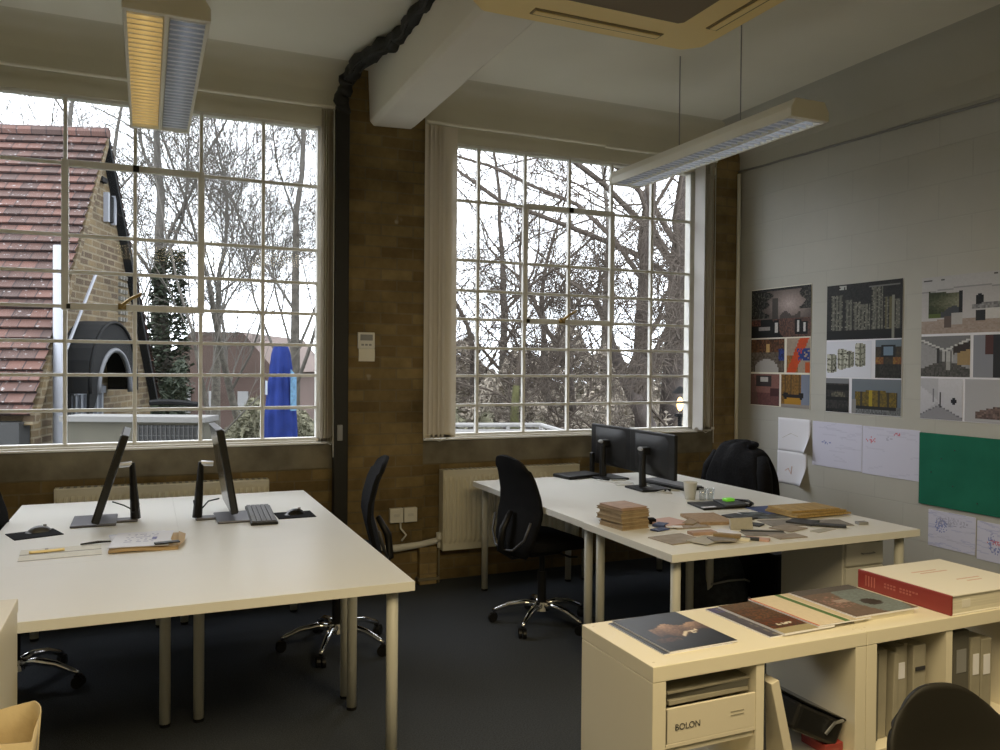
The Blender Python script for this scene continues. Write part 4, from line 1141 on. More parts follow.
def p_towers(u, v, r):
    c = mixc((.10, .10, .10), (.20, .20, .19), r.random() * .6)
    tops = ((.06, .22, .80), (.25, .36, .72), (.37, .46, .66), (.46, .60, .62), (.62, .76, .90), (.78, .90, .72), (.91, .97, .66))
    for a, b, h in tops:
        if a < u < b and .14 < v < h:
            k = int((u - a) * 60) % 3
            c = mixc((.34, .34, .31) if k else (.14, .14, .13), (.52, .51, .46), r.random() ** 3)
            if .78 < u < .9 and k == 1: c = mixc((.36, .33, .20), c, .3)
    if v < .16: c = (.07, .07, .07)
    if .17 < u < .27 and .90 < v < .97 and r.random() < .8: c = (.66, .66, .64)
    if .58 < u < .96 and .915 < v < .935: c = (.42, .42, .41)
    if abs(u - .89) < .012 and v < .75: c = (.50, .50, .46)
    return c
def p_axo(u, v, r):
    c = (.84, .85, .90)
    for cx, b, h in ((.13, .10, .66), (.36, .20, .80), (.52, .26, .74), (.76, .28, .95)):
        du = u - cx
        if abs(du) < .105:
            sk = .35 * abs(du) if du < 0 else .55 * du
            if b + sk < v < h - sk * .7:
                c = (.72, .72, .66) if du < 0 else (.58, .58, .52)
                if int((v - sk) * 26) % 4 == 0 or int(du * 60) % 4 == 0: c = (.40, .40, .35)
                if r.random() < .08: c = (.12, .12, .10)
                if abs(du) < .008: c = (.30, .30, .26)
    return c
def p_site(u, v, r):
    c = (.40, .45, .50) if v > .8 else mixc((.26, .22, .16), (.16, .15, .13), r.random())
    if .22 < u < .78 and .55 < v < .86: c = (.10, .11, .12)
    if .32 < u < .68 and .6 < v < .8: c = (.42, .50, .58)
    if v < .55 and .38 < v and (u < .3 or u > .7): c = mixc((.55, .42, .18), (.4, .22, .14), r.random())
    if v < .38: c = mixc((.10, .10, .09), (.2, .19, .17), r.random())
    return c
def p_facade(u, v, r):
    c = mixc((.10, .10, .10), (.20, .19, .18), r.random())
    if v > .86: c = (.45, .46, .48)
    if .25 < u < .85 and .38 < v < .62: c = mixc((.40, .38, .32), (.2, .2, .18), r.random())
    if int(v * 9) % 3 == 0: c = (.07, .07, .07)
    return c
def p_hall(u, v, r):
    c = mixc((.34, .39, .45), (.42, .45, .48), v)
    if .06 < u < .94 and .22 < v < .68 - .1 * abs(u - .5):
        k = int(u * 22) % 4
        c = mixc((.46, .38, .12), (.30, .26, .12), r.random()) if k else (.22, .20, .14)
        if .36 < u < .44: c = (.62, .54, .14)
    if v < .22: c = mixc((.30, .31, .32), (.46, .47, .48), r.random())
    if .1 < u < .9 and .14 < v < .24: c = (.13, .13, .13)
    if u < .1 and v < .4: c = (.5, .5, .5)
    return c
t = wallthing('poster', 'poster with dark towers above axonometric drawings and a yellow hall', 'poster', 4.438, 3.797, 1.21, 2.115, 'paper_white', 'printed posters on the right wall')
pic(t, 'tower_picture', .0, .641, .516, .905, 62, 42, p_towers, 31)
pic(t, 'axonometric_picture', .0, .40, .252, .504, 54, 34, p_axo, 32)
pic(t, 'screen_picture', .43, .638, .252, .508, 22, 22, p_site, 33)
pic(t, 'facade_picture', .0, .21, .004, .243, 20, 20, p_facade, 34)
pic(t, 'hall_picture', .235, .638, .004, .243, 44, 22, p_hall, 35)

def p_white(u, v, r):
    c = mixc((.78, .77, .78), (.66, .65, .66), v)
    if v < .26 - .10 * abs(u - .35): c = mixc((.60, .53, .49), (.70, .65, .62), r.random() * .6)
    if v > .80 - .18 * abs(u - .4): c = mixc(c, (.72, .72, .73), .7)
    if abs(v - (.80 - .18 * abs(u - .4))) < .012: c = (.56, .56, .57)
    if .06 < u < .33 and .28 < v < .74 - .2 * (u - .06):
        c = mixc((.18, .21, .12), (.54, .53, .45), u * 3.4 - .25 + .2 * math.sin(15 * v) + (r.random() - .5) * .3)
        if v < .34: c = (.32, .38, .18)
    if .305 < u < .335 and .28 < v < .72: c = (.12, .12, .13)
    if .15 < u < .30 and .28 < v < .42 + .05 * math.sin(30 * u): c = (.26, .27, .29)
    if .19 < u < .24 and .10 < v < .30: c = (.36, .31, .29)
    if .24 <= u < .33 and .16 < v < .36: c = (.70, .69, .69)
    if .43 < u < .48 and .46 < v < .66 - abs(u - .455) * 2: c = (.10, .10, .11)
    if .43 < u < .50 and .20 < v < .38: c = (.16, .16, .17)
    if u > .40 and .40 < v < .48 + .10 * (u - .4): c = mixc((.40, .40, .41), (.60, .60, .61), r.random())
    if u > .50 and .22 < v < .40: c = (.80, .79, .79)
    if .02 < u < .20 and .93 < v < .95 and r.random() < .6: c = (.3, .3, .3)
    if .55 < u < .95 and .955 < v < .97 and r.random() < .6: c = (.3, .3, .3)
    return mixc(c, (.4, .4, .4), r.random() * .06)
def p_lobby(u, v, r):
    x, y = u - .5, v - .48
    c = (.60, .60, .61)
    if y > abs(x) * .55 + .10: c = (.46, .46, .47)
    if abs(y - abs(x) * .55 - .16) < .025 and y > .1: c = (.80, .80, .80)
    if y < -abs(x) * .45 - .06: c = mixc((.36, .35, .34), (.24, .24, .23), r.random())
    if abs(x) < .16 and -.10 < y < .14: c = (.70, .70, .70) if int(u * 30) % 3 else (.34, .34, .34)
    if x > .24 and -.18 < y < .10 + (x - .24) * .5: c = (.62, .52, .36)
    if x > .18 and .10 + (x - .24) * .4 < y < .26 + (x - .18) * .4: c = (.20, .17, .16)
    if -.16 < x < -.12 and -.14 < y < .22: c = (.20, .20, .21)
    if .02 < x < .10 and -.3 < y < -.12: c = (.62, .62, .61)
    return mixc(c, (.3, .3, .3), r.random() * .10)
def p_brickrm(u, v, r):
    c = (.52, .53, .57)
    if v > .55 and int(u * 7) % 2: c = (.30, .19, .18)
    if .26 < u < .34: c = (.16, .16, .17)
    if u > .45: c = mixc((.5, .5, .5), (.36, .36, .36), r.random())
    return c
def p_corr(u, v, r):
    x, y = u - .45, v - .45
    c = mixc((.70, .70, .74), (.80, .80, .83), v)
    if x < 0 and abs(y) > abs(x) * .8: c = mixc(c, (.62, .62, .65), .5)
    if y < -.10 - abs(x) * .55: c = (.54, .54, .57)
    if abs(y + .10 + abs(x) * .55) < .012: c = (.42, .42, .45)
    if .01 < x < .05 and -.14 < y < .22: c = (.16, .16, .18)
    if -.14 < x < -.12 and -.05 < y < .3: c = (.46, .46, .49)
    if math.hypot((u - .80) / .07, (v - .46) / .08) < 1: c = (.10, .10, .12)
    return mixc(c, (.4, .4, .4), r.random() * .06)
def p_pile(u, v, r):
    c = (.66, .66, .68)
    if .1 < v < .4 and .12 < u < .7 and v < .4 - abs(u - .4) * .6: c = mixc((.30, .25, .24), (.5, .42, .40), r.random())
    return c
t = wallthing('poster', 'pale poster of white interiors at the right picture edge', 'poster', 3.655, 2.80, 1.21, 2.10, 'paper_white', 'printed posters on the right wall')
pic(t, 'white_room_picture', .0, .855, .535, .89, 70, 40, p_white, 41)
pic(t, 'lobby_picture', .0, .335, .268, .52, 36, 24, p_lobby, 42)
pic(t, 'brick_room_picture', .355, .85, .268, .52, 40, 24, p_brickrm, 43)
pic(t, 'corridor_picture', .0, .29, .003, .257, 30, 24, p_corr, 44)
pic(t, 'object_picture', .305, .85, .003, .257, 40, 24, p_pile, 45)

# hand drawings
def f_sketch(cols, dens, seed, marks=()):
    rr = random.Random(seed)
    lines = [(rr.random(), rr.random(), rr.uniform(-1, 1), rr.uniform(.05, .25), rr.choice(cols)) for _ in range(dens)]
    def fn(u, v, r):
        c = (.80, .80, .88)
        for x, y, a, l, col in lines:
            dx, dy = u - x, v - y
            if abs(dx) < l and abs(dy - a * dx * .4) < .015: c = mixc(c, col, .16)
        for x, y, rx, ry, col in marks:
            if math.hypot((u - x) / rx, (v - y) / ry) < 1 and r.random() < .45: c = mixc(c, col, .6)
        return c
    return fn
GR, BL, RD = (.60, .60, .70), (.35, .40, .68), (.80, .25, .32)
t = thing('sketch_sheet', 'upper sketch sheet curling at its corner, leftmost under the street poster', 'drawing', (PX, 4.915, .885), -PI / 2, 'hand sketches pinned on the right wall')
def curl_fn(w, h, cx):
    return lambda u, v: (u * w, -.002 - (.075 * max(0, (u - cx) / (1 - cx)) ** 2 * max(0, 1 - v * 1.6) ** 1.2), v * h)
MB().grid(curl_fn(.335, .255, .68), 16, 12).build('sheet', 'paper_white', t, smooth=True, solid=.001)
MB().tube([(.05, -.004, .10), (.14, -.0045, .14), (.22, -.012, .12)], .0015, 4).build('pencil_lines', 'stone_sample', t)
t = thing('sketch_sheet', 'lower sketch sheet with pink marks, curling off the wall', 'drawing', (PX, 4.92, .635), -PI / 2, 'hand sketches pinned on the right wall')
MB().grid(curl_fn(.305, .25, .62), 16, 12).build('sheet', 'paper_white', t, smooth=True, solid=.001)
MB().tube([(.09, -.004, .10), (.12, -.0045, .12), (.15, -.005, .08), (.16, -.006, .14)], .003, 4).build('pink_marks', 'pink_print', t)
for lb, y0, y1, z0, z1, fn in (('wide pale pencil sketch between the curling sheets and the red marked one', 4.56, 4.11, .812, 1.135, f_sketch([GR], 14, 2, ((.3, .55, .1, .05, BL),))),
        ('sketch sheet with red scribbles, touching the green pinboard', 4.105, 3.655, .806, 1.132, f_sketch([GR], 10, 3, ((.16, .72, .10, .06, RD), (.62, .86, .05, .08, RD), (.48, .78, .06, .04, GR)))),
        ('blue tinted sketch sheet left of the two below the green pinboard', 3.585, 3.268, .42, .645, f_sketch([BL, GR], 40, 4, ((.28, .6, .14, .2, BL), (.5, .75, .35, .12, GR)))),
        ('sketch sheet with blue and red cartoonish scribbles below the green pinboard', 3.258, 2.94, .405, .632, f_sketch([BL], 12, 5, ((.28, .55, .06, .2, BL), (.36, .50, .16, .06, RD), (.45, .3, .22, .1, BL))))):
    t = wallthing('sketch_sheet', lb.replace(' cartoonish', ''), 'drawing', y0, y1, z0, z1, 'paper_white', 'hand sketches pinned on the right wall')
    pic(t, 'drawing', .0, y0 - y1, 0, z1 - z0, 46, 34, fn, 50)
t = thing('pinboard', 'green felt pinboard on the right wall above two sketches', 'pinboard', (XR - .014, 3.652, .672), -PI / 2)
MB().box(0, 1.2, 0, .012, 0, .452).build('board', 'felt_green', t, bevel=.003)
for x, z in ((.09, .21), (.24, .14), (.25, .36), (.40, .06), (.16, .30)): MB().ball((x, -.003, z), .004, .004, .004, 8, 5).build('pin', 'ink_dark', t)

# ------------------------------------------------------------------ outdoors
GZ = -.8
struct(MB().box(-60, 70, YW + .35, 90, GZ - .3, GZ).build('ground', 'lawn'))

# brick house with the tiled roof
ax = math.radians(YAW) - math.atan(.1)
hc = Vector((0, 0, 0)) + Vector((math.cos(_a), -math.sin(_a), 0)) * -4.86 + Vector((math.sin(_a), math.cos(_a), 0)) * 9.85
house = thing('brick_house', 'yellow brick gabled house with red tiled roof outside the left window', 'house', (hc.x, hc.y, GZ), -ax)
HW, EZ, AZ = 1.86, 1.95, 5.03       # half width, eave and apex above the ground
g = MB().add([(0, -HW, 0), (0, HW, 0), (0, HW, EZ), (0, 0, AZ), (0, -HW, EZ)], [(0, 1, 2, 3, 4)])
g.box(-7, 0, -HW + .05, -HW + .06, 0, EZ - .05)
g.build('wall', 'gable_brick', house)
# near roof slope: rows of tiles stepping down
sl = math.hypot(HW, AZ - EZ); n = 30
for side in (-1, 1):
    r = MB()
    for k in range(n):
        u0, u1 = k / n, (k + 1.12) / n
        for (c0, c1) in ((u0, u1),):
            y0, z0 = side * HW * c0 * 1.05, AZ - (AZ - EZ) * c0 * 1.05
            y1, z1 = side * HW * c1 * 1.05, AZ - (AZ - EZ) * c1 * 1.05
            nx, nz = side * (AZ - EZ) / sl, HW / sl
            t0, t1 = .02, .065
            r.add([(-8, y0 + nx * t0, z0 + nz * t0), (.10, y0 + nx * t0, z0 + nz * t0), (.10, y1 + nx * t1, z1 + nz * t1), (-8, y1 + nx * t1, z1 + nz * t1),
                   (-8, y1 + nx * .02, z1 + nz * .02), (.10, y1 + nx * .02, z1 + nz * .02)], [(0, 1, 2, 3), (3, 2, 5, 4)])
    r.build('roof', 'roof_tile', house)
MB().tube([(-8, 0, AZ + .06), (.1, 0, AZ + .06)], .07, 8).build('ridge_tile', 'roof_tile', house)
MB().prism([(-HW * 1.05, EZ - .25), (-HW * 1.05 + .12, EZ - .25), (0, AZ - .1), (0, AZ + .03)], 0, .10, Matrix(((0, 0, 1, 0), (1, 0, 0, 0), (0, 1, 0, 0), (0, 0, 0, 1)))).build('verge_board', 'gable_brick', house)
MB().prism([(HW * 1.05, EZ - .25), (HW * 1.05 - .07, EZ - .25), (0, AZ - .05), (0, AZ + .05)][::-1], 0, .10, Matrix(((0, 0, 1, 0), (1, 0, 0, 0), (0, 1, 0, 0), (0, 0, 0, 1)))).build('verge_board', 'black_board', house)
MB().box(-7, .02, -HW * 1.1, -HW + .04, 0, EZ - .22).build('eave_shade_wall', 'mesh_dark', house)  # near-black box putting the shadow under the eave into colour
MB().box(.0, .03, -HW * .98, -HW + .25, 0, EZ + .12).build('corner_brick', 'gable_brick', house)
wn = MB().box(.0, .04, .12, .36, 4.06, 4.38).build('window', 'black_board', house)
MB().box(.0, .06, .10, .14, 4.04, 4.40).box(.0, .06, .33, .37, 4.04, 4.40).build('window_frame', 'pipe_white', wn)
MB().box(0, .05, -.06, .10, 4.50, 4.56).build('air_brick', 'black_board', house)
lat = MB()
for k in range(3):
    for j in range(7): lat.box(0, .03, .60 + k * .10, .66 + k * .10, 2.85 + j * .09, 2.90 + j * .09)
lat.build('patterned_brick', 'folder_dark', house)
# door with arched hood
dY, dW = -.45, .46
MB().box(.0, .04, dY - dW, dY + dW, 0, 2.05).build('door', 'door_blue', house)
bars = MB()
for k in range(6): bars.box(.04, .07, dY - .42 + k * .15, dY - .38 + k * .15, .3, 1.98)
bars.box(.04, .07, dY - .46, dY + .46, 1.95, 2.03).box(.04, .07, dY - .48, dY + .48, 1.0, 1.06)
bars.build('door_bars', 'door_bar', house)
hood = MB(); prof = []
for k in range(17):
    a = PI * k / 16
    prof.append((dY - .72 * math.cos(a), 1.98 + .80 * math.sin(a) ** .85))
prof2 = [(dY - .50 * math.cos(PI * k / 16), 1.96 + .50 * math.sin(PI * k / 16)) for k in range(17)]
hood.add([(0, y, z) for y, z in prof] + [(.32, y, z) for y, z in prof], [(i, i + 1, 18 + i, 17 + i) for i in range(16)])
hood.add([(.32, y, z) for y, z in prof] + [(.32, y, z) for y, z in prof2], [(i, i + 1, 18 + i, 17 + i) for i in range(16)])
hood.add([(.32, prof[0][0], prof[0][1]), (.32, prof2[0][0], prof2[0][1]), (.28, prof[0][0] + .08, 1.6)], [(0, 1, 2)])
hd = hood.build('arched_hood', 'black_board', house, solid=.03)
MB().tube([(.34, y, z) for y, z in prof2], .03, 6).build('hood_trim', 'canopy_edge', hd, smooth=True)
MB().tube([(.34, y, z) for y, z in prof], .02, 6).build('hood_edge', 'black_board', hd, smooth=True)
# downpipe, and a pale rod standing in for a reflected light streak
MB().tube([(.16, -1.48, 0), (.16, -1.48, 3.52)], .066, 14).build('downpipe', 'pipe_white', house, smooth=True)
MB().tube([(.1, -1.35, 2.27), (.1, -.37, 3.37)], .018, 6).build('reflection_streak', 'pipe_white', house)

# low flat roofed enclosure just outside
p0 = out(66, 416, 7.6); p1 = out(203, 416, 7.6)
L_ = (p1 - p0).length
t = thing('low_enclosure', 'low grey walled enclosure with white coping outside the left window', 'enclosure', (p0.x, p0.y, GZ), -math.radians(YAW))
hz = p0.z - GZ
MB().box(0, L_, .02, .30, 0, hz - .05).build('wall', 'render_grey', t)
MB().box(-.05, L_ + .03, -.03, .34, hz - .05, hz).build('coping', 'coping_white', t)
MB().box(L_ * .53, L_ * .96, .0, .022, hz - .52, hz - .08).build('mesh_panel', 'mesh_dark', t)
wv = MB()
for k in range(14): wv.box(L_ * (.53 + .43 * k / 13) - .004, L_ * (.53 + .43 * k / 13) + .004, -.008, 0, hz - .52, hz - .08)
for k in range(6): wv.box(L_ * .53, L_ * .96, -.008, 0, hz - .5 + k * .08, hz - .494 + k * .08)
wv.build('mesh_wire', 'mesh_wire', t)
tag(MB().tube([out(x, 405 + 3 * math.sin(x), 8.4) for x in range(150, 204, 6)], .03, 6).build('roof_pipe', 'black_board', None), 'short dark pipe lying behind the white coping', 'pipe')

# folded parasol
pc = out(281, 345, 8.2)
t = thing('folded_parasol', 'closed blue parasol with a light blue emblem outside the left window', 'parasol', (pc.x, pc.y, GZ), .3)
ht = pc.z - GZ
def para(u, v):
    a = 2 * PI * u
    rr = (.085 + .035 * min(1, v * 1.5) + .038 * v) * (1 + .12 * math.sin(8 * a) * min(1, v * 4))
    if v < .06: rr *= .75 + 4 * v
    if .22 < v < .3: rr *= .93
    return (rr * math.cos(a), rr * math.sin(a), ht - v * 1.12)
MB().grid(para, 64, 24).build('canopy', 'parasol_blue', t, smooth=True)
MB().cyl((0, 0, 0), .028, ht + .0, 10).build('pole', 'steel', t)
MB().ball((0, 0, ht - .01), .06, .06, .03).build('cap', 'parasol_blue', t)
MB().lathe([(.28, 0), (.28, .06), (.05, .09), (.05, .2)], 18).build('base', 'grey_metal', t)
cd = Vector((-pc.x, -pc.y, 0)).normalized()
aang = math.atan2(cd.y, cd.x) - .3
MB().grid(lambda u, v: ((.165) * math.cos(aang + .6 + .6 * u), (.165) * math.sin(aang + .6 + .6 * u), ht - .66 + .42 * v * (1 - .2 * u)), 6, 8).build('emblem', 'parasol_logo', t, smooth=True)
MB().grid(lambda u, v: ((.158) * math.cos(aang - 1.25 + .3 * u), (.158) * math.sin(aang - 1.25 + .3 * u), ht - .50 + .14 * v), 3, 4).build('lettering', 'parasol_white', t)
MB().grid(lambda u, v: ((.182) * math.cos(aang - .5 + .6 * u), (.182) * math.sin(aang - .5 + .6 * u), ht - 1.10 + .09 * v), 3, 2).build('hem_lettering', 'parasol_logo', t)

# distant buildings
def far_building(label, pxl, pxr, pyt, d, dep, roofm, gable=0.0):
    a0, a1 = out(pxl, pyt, d), out(pxr, pyt, d)
    w = (a1 - a0).length
    t = thing('far_building', label, 'building', (a0.x, a0.y, GZ), -math.radians(YAW), 'buildings beyond the garden')
    h = a0.z - GZ
    MB().box(0, w, 0, dep, 0, h).build('wall', 'far_brick', t)
    rf = MB().prism([(-.3, h), (w + .3, h), (w * .75, h + gable), (w * .25, h + gable)], 0, dep, Matrix(((1, 0, 0, 0), (0, 0, 1, 0), (0, 1, 0, 0), (0, 0, 0, 1)))) if gable else MB().box(-.2, w + .2, -.2, dep + .2, h, h + .15)
    rf.build('roof', roofm, t)
    for k in range(3): MB().box(w * (.15 + .28 * k), w * (.15 + .28 * k) + w * .1, -.05, 0, h * .35, h * .7).build('window', 'far_white', t)
    return t
far_building('low red brick building with a brown roof seen past the parasol', 165, 268, 372, 26, 8, 'far_roof', 1.3)
far_building('pale green roofed building behind the red brick one', 186, 232, 358, 34, 6, 'far_green', .5)
far_building('red brick building glimpsed behind the trees at centre', 285, 480, 372, 38, 10, 'far_roof', .8)

# ------------------------------------------------------------------ trees
def add_branch(mb_t, mb_b, p, d, length, rad, lvl, maxl, r, droop=.0, gnarl=.25, kids=(3, 5), up=.15, spread=1.0, lead=.7):
    nseg = 5 if lvl < 2 else 3
    pts = [p.copy()]; rs = [rad]
    q = p.copy(); dd = d.copy()
    ends = rad * ((.42 if lvl == 0 else .5) if lvl < maxl else .3)
    rad = max(rad, .0065)
    for k in range(nseg):
        dd = (dd + Vector((r.uniform(-1, 1), r.uniform(-1, 1), r.uniform(-1, 1))) * gnarl * (.22 if lvl == 0 else 1) + Vector((0, 0, up - droop * lvl))*.3).normalized()
        q = q + dd * (length / nseg)
        pts.append(q.copy()); rs.append(rad + (ends - rad) * (k + 1) / nseg)
    (mb_t if lvl == 0 else mb_b).tube(pts, rs, 10 if lvl == 0 else (5 if lvl == 1 else 3), caps=False)
    if lvl >= maxl: return
    nk = r.randint(*kids) + (2 if lvl == 0 else 0)
    for k in range(nk):
        t_ = r.uniform(.35 if lvl == 0 else .2, 1.0)
        i = min(int(t_ * nseg), nseg - 1); f = t_ * nseg - i
        bp = pts[i].lerp(pts[i + 1], f); br = rs[i] + (rs[i + 1] - rs[i]) * f
        base = (pts[i + 1] - pts[i]).normalized()
        side = base.orthogonal().normalized(); side.rotate(Matrix.Rotation(r.uniform(0, 2 * PI), 3, base))
        nd = (base * r.uniform(.5, 1.0) + side * r.uniform(.6, 1.1) * spread).normalized()
        add_branch(mb_t, mb_b, bp, nd, length * r.uniform(.45, .72), br * (r.uniform(.26, .46) if lvl == 0 else r.uniform(.42, .62)), lvl + 1, maxl, r, droop, gnarl, kids, up, spread)
    # leader
    add_branch(mb_t, mb_b, pts[-1], dd, length * lead, ends, lvl + 1, maxl, r, droop, gnarl, kids, up, spread)

def tree(label, px, d, h, rad, seed, lean=(0, 0), maxl=4, bark='bark_dark', twig='twig', kids=(3, 5), gnarl=.22, up=.2, spread=1.0, pybase=None, dirv=None, tl=.42, ivy=0, lead=.7):
    r = random.Random(seed)
    b0 = out(px, 400, d); base = Vector((b0.x, b0.y, GZ))
    t = thing('bare_tree', label, 'tree', base, 0, 'bare winter trees outside')
    A, B = MB(), MB()
    dv = Vector(dirv) if dirv else (Vector((lean[0] * math.cos(_a), -lean[0] * math.sin(_a), 0)) + Vector((lean[1] * math.sin(_a), lean[1] * math.cos(_a), 0)) + Vector((0, 0, 1)))
    add_branch(A, B, Vector((0, 0, -.05)), dv.normalized(), h * tl, rad, 0, maxl, r, .02, gnarl, kids, up, spread, lead)
    for mb in (A, B):      # nothing reaches the building
        ok = [base.y + v[1] > YW + 1.1 for v in mb.v]
        mb.f = [f for f in mb.f if all(ok[i] for i in f)]
    A.build('trunk', bark, t, smooth=True); B.build('branches', twig, t, smooth=True)
    if ivy:
        L = MB()
        for k in range(ivy):
            z = h * .46 * r.random() ** 1.3; a = r.uniform(0, 2 * PI); q = rad * r.uniform(.8, 3.3 - 2.0 * z / (h * .46))
            c = Vector((math.cos(a) * q + dv.x * z, math.sin(a) * q + dv.y * z, z)); s = r.uniform(.025, .055)
            m = Matrix.Translation(c) @ Matrix.Rotation(r.uniform(0, 6), 4, 'Z') @ Matrix.Rotation(r.uniform(-1, 1), 4, 'X')
            L.add([(-s, 0, 0), (0, -s * .6, 0), (s, 0, 0), (0, s, s * .3)], [(0, 1, 2, 3)], m)
        L.build('ivy', 'ivy', t)
    return t

# left window
tree('ivy clad tree just right of the brick gable', 163, 15, 9.5, .20, 3, (.03, 0), 5, 'bark_grey', 'twig_grey', (4, 5), .20, .35, .8, tl=.5, ivy=9000)
tree('slim upright tree beyond the folded parasol', 293, 14, 9, .12, 5, (.0, 0), 5, 'bark_grey', 'twig_grey', (4, 5), .16, .45, .65, tl=.55)
tree('leaning bare tree between the ivy clad tree and the parasol', 256, 17, 10, .10, 9, (-.36, 0), 5, 'bark_grey', 'twig_grey', (4, 5), .12, .3, .7)
tree('thin leaning sapling crossing the ivy clad tree', 232, 12.5, 7, .06, 12, (-.30, .1), 3, 'bark_grey', 'twig_grey', (3, 4), .12, .35, .6)
tree('bare tree behind the red roof at far left', 20, 20, 13, .2, 15, (.1, 0), 5, 'bark_grey', 'twig_grey', (3, 5), .2, .3, .9)
tree('bare tree peeping over the roof ridge beside the left mullion', 92, 22, 13, .2, 18, (.15, 0), 5, 'bark_grey', 'twig_grey', (3, 5), .2, .3, .9)
tree('slim bare tree between parasol and ivy tree, far back', 215, 24, 12, .16, 21, (.05, 0), 5, 'bark_grey', 'twig_grey', (4, 5), .2, .3, .9)
# right window
tree('big dark twin trunk tree at the right of the tree window', 645, 11.5, 13, .15, 33, (.0, 0), 5, 'bark_dark', 'twig', (3, 4), .38, .2, 1.0, tl=.5)
tree('second trunk of the big dark tree, standing at its right', 671, 12.0, 13, .20, 35, (0, 0), 5, 'bark_dark', 'twig', (3, 4), .38, .2, 1.0, tl=.5)
tree('big dark tree leaning left across the middle of the tree window', 706, 10.8, 6.4, .17, 37, (-.62, 0), 5, 'bark_dark', 'twig', (4, 5), .30, .12, 1.2, tl=.46, lead=.28)
tree('mossy forked tree at the left of the tree window', 516, 11, 7.0, .11, 41, (-.05, 0), 4, 'bark_green', 'twig', (4, 5), .3, .12, 1.1, tl=.3)
tree('tall multi stemmed tree behind the mossy one', 548, 15, 11, .14, 44, (0, 0), 5, 'bark_grey', 'twig', (3, 4), .22, .35, .9, tl=.25)
tree('tangled tree filling the left side of the tree window', 470, 14, 9, .11, 47, (.1, 0), 5, 'bark_dark', 'twig', (3, 4), .34, .1, 1.1, tl=.3)
tree('gnarled tree with low crooked boughs behind the casement', 585, 13, 8.5, .12, 50, (-.1, 0), 5, 'bark_dark', 'twig', (3, 4), .36, .08, 1.2, tl=.28)
tree('far pale barked tree in the gap by the twin trunks', 600, 20, 13, .14, 53, (.05, 0), 5, 'bark_grey', 'twig_grey', (4, 4), .2, .3, .9)
tree('far bare tree behind the tangled tree', 500, 22, 13, .15, 56, (0, 0), 5, 'bark_grey', 'twig', (4, 4), .22, .3, .9)

# undergrowth and hedges: twigs and dry leaves nobody could count
def bush(name, label, pxa, pxb, d0, d1, h, n, m, seed, leaf=.07, stuff=True, group=None):
    r = random.Random(seed); b = MB()
    for k in range(n):
        d = r.uniform(d0, d1); px = r.uniform(pxa, pxb); c = out(px, 400, d)
        hh = h * (.80 + .12 * math.sin(px * .045 + seed) + .10 * math.sin(px * .13 + seed * 3))
        z = GZ + hh * r.random() ** .7
        s = r.uniform(.5, 1.5) * leaf
        mtx = Matrix.Translation((c.x, c.y, z)) @ Matrix.Rotation(r.uniform(0, 6.3), 4, 'Z') @ Matrix.Rotation(r.uniform(-1.3, 1.3), 4, 'X')
        if r.random() < .3: b.add([(-.012, 0, -s * 3), (.012, 0, -s * 3), (.004, 0, s * 3)], [(0, 1, 2)], mtx)
        else: b.add([(-s, 0, 0), (0, -s * .6, 0), (s, 0, 0), (0, s * .7, s * .2)], [(0, 1, 2, 3)], mtx)
    o = b.build(name, m)
    tag(o, label, name.replace('_', ' '), group, 'stuff' if stuff else None)
    return o
bush('undergrowth', 'brown winter undergrowth filling the garden beyond the tree window', 430, 740, 11.5, 16, 2.2, 26000, 'brush_brown', 61, .05)
bush('undergrowth', 'russet undergrowth low behind the monitors in the tree window', 540, 740, 9, 11, 1.5, 9000, 'brush_russet', 62, .045)
bush('ivy_thicket', 'green ivy thicket at the lower left of the tree window', 425, 545, 10, 13, 1.9, 7000, 'brush_green', 63, .05)
bush('hedge', 'far brown hedge closing the view behind all the trees', 330, 760, 19, 22, 3.4, 26000, 'brush_brown', 64, .09)
bush('hedge', 'dull green hedge behind the folded parasol', 225, 330, 13, 15, 1.7, 12000, 'brush_green', 65, .04)
bush('hedge', 'ivy undergrowth at the foot of the ivy clad tree', 146, 185, 13.5, 15.5, 3.0, 7000, 'ivy', 66, .055)

# white railing outside the tree window
t = thing('garden_railing', 'white tubular railing outside the lower left of the tree window', 'railing', (0, 0, 0))
r0, r1, r2 = out(425, 425, 8), out(541, 425, 8), out(572, 434, 7.2)
MB().tube([r0, r1, r2], .022, 8).build('top_rail', 'rail_white', t)
MB().tube([out(425, 432, 8), out(545, 432, 8)], .03, 8).build('mid_rail', 'rail_white', t)
for px in (440, 475, 508, 541):
    q = out(px, 425, 8); MB().tube([q, (q.x, q.y, GZ)], .02, 8).build('post', 'rail_white', t)
# glowing lantern
q = out(680, 404, 7.6)
t = thing('garden_lantern', 'small orange glowing lantern on a post outside the tree window', 'lantern', (q.x, q.y, GZ))
MB().tube([(0, 0, 0), (0, 0, q.z - GZ - .1)], .02, 8).build('post', 'black_board', t)
MB().ball((0, 0, q.z - GZ),   .03, .03, .065).build('glowing_bulb', 'lamp_glow', t, smooth=True)
MB().cyl((0, 0, q.z - GZ - .12), .05, .03, 12).build('collar', 'black_board', t)
MB().lathe([(.08, .10), (.02, .16), (.0001, .17)], 12, Matrix.Translation((0, 0, q.z - GZ))).build('cap', 'black_board', t)

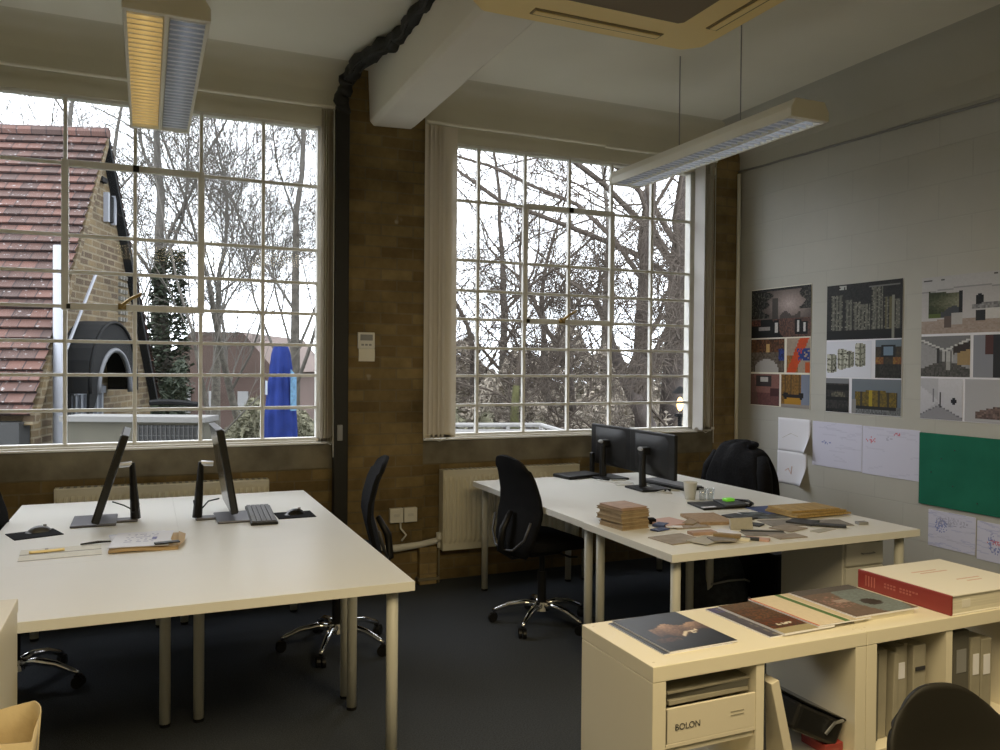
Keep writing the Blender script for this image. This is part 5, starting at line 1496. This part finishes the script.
# ------------------------------------------------------------------ light
w = D.worlds.new('overcast'); bpy.context.scene.world = w; w.use_nodes = True
nt = w.node_tree; bg = nt.nodes['Background']
tc = nt.nodes.new('ShaderNodeTexCoord'); sp = nt.nodes.new('ShaderNodeSeparateXYZ'); rp = nt.nodes.new('ShaderNodeValToRGB')
nt.links.new(tc.outputs['Generated'], sp.inputs[0]); nt.links.new(sp.outputs['Z'], rp.inputs['Fac']); nt.links.new(rp.outputs['Color'], bg.inputs['Color'])
rp.color_ramp.elements[0].color = (.80, .85, .92, 1); rp.color_ramp.elements[1].color = (.92, .95, 1.0, 1)
SKY = 6.5
bg.inputs['Strength'].default_value = SKY

def portal(x0, x1, z0, z1):
    l = D.lights.new('window_portal', 'AREA'); l.shape = 'RECTANGLE'; l.size = x1 - x0; l.size_y = z1 - z0
    l.cycles.is_portal = True
    o = D.objects.new('window_portal', l); C.objects.link(o)
    o.location = ((x0 + x1) / 2, YW + .14, (z0 + z1) / 2); o.rotation_euler = (-PI / 2, 0, 0)
portal(WX[0], WX[-1], WZ[0], WZ[-1]); portal(WX2[0], WX2[-1], WZ[0], WZ[-1])

def area(x, y, z, sx, sy, power, col):
    l = D.lights.new('strip_light', 'AREA'); l.shape = 'RECTANGLE'; l.size = sx; l.size_y = sy; l.energy = power; l.color = col
    o = D.objects.new('strip_light', l); C.objects.link(o); o.location = (x, y, z)
WARM = (1.0, .80, .46)
area(.3, .45, 2.8, 1.2, 1.4, 46, WARM)
area(1.8, .55, 2.8, 1.2, 1.4, 50, WARM)
area(.6, -1.2, 2.8, 1.2, 1.6, 8, WARM)

sc = bpy.context.scene
sc.view_settings.view_transform = 'Standard'
sc.view_settings.look = 'None'
sc.view_settings.exposure = 0.0
sc.view_settings.gamma = 1.08
sc.cycles.use_denoising = True
sc.cycles.max_bounces = 8; sc.cycles.diffuse_bounces = 5; sc.cycles.glossy_bounces = 4; sc.cycles.transparent_max_bounces = 12
sc.cycles.caustics_reflective = False; sc.cycles.caustics_refractive = False
sc.cycles.sample_clamp_indirect = 6.0
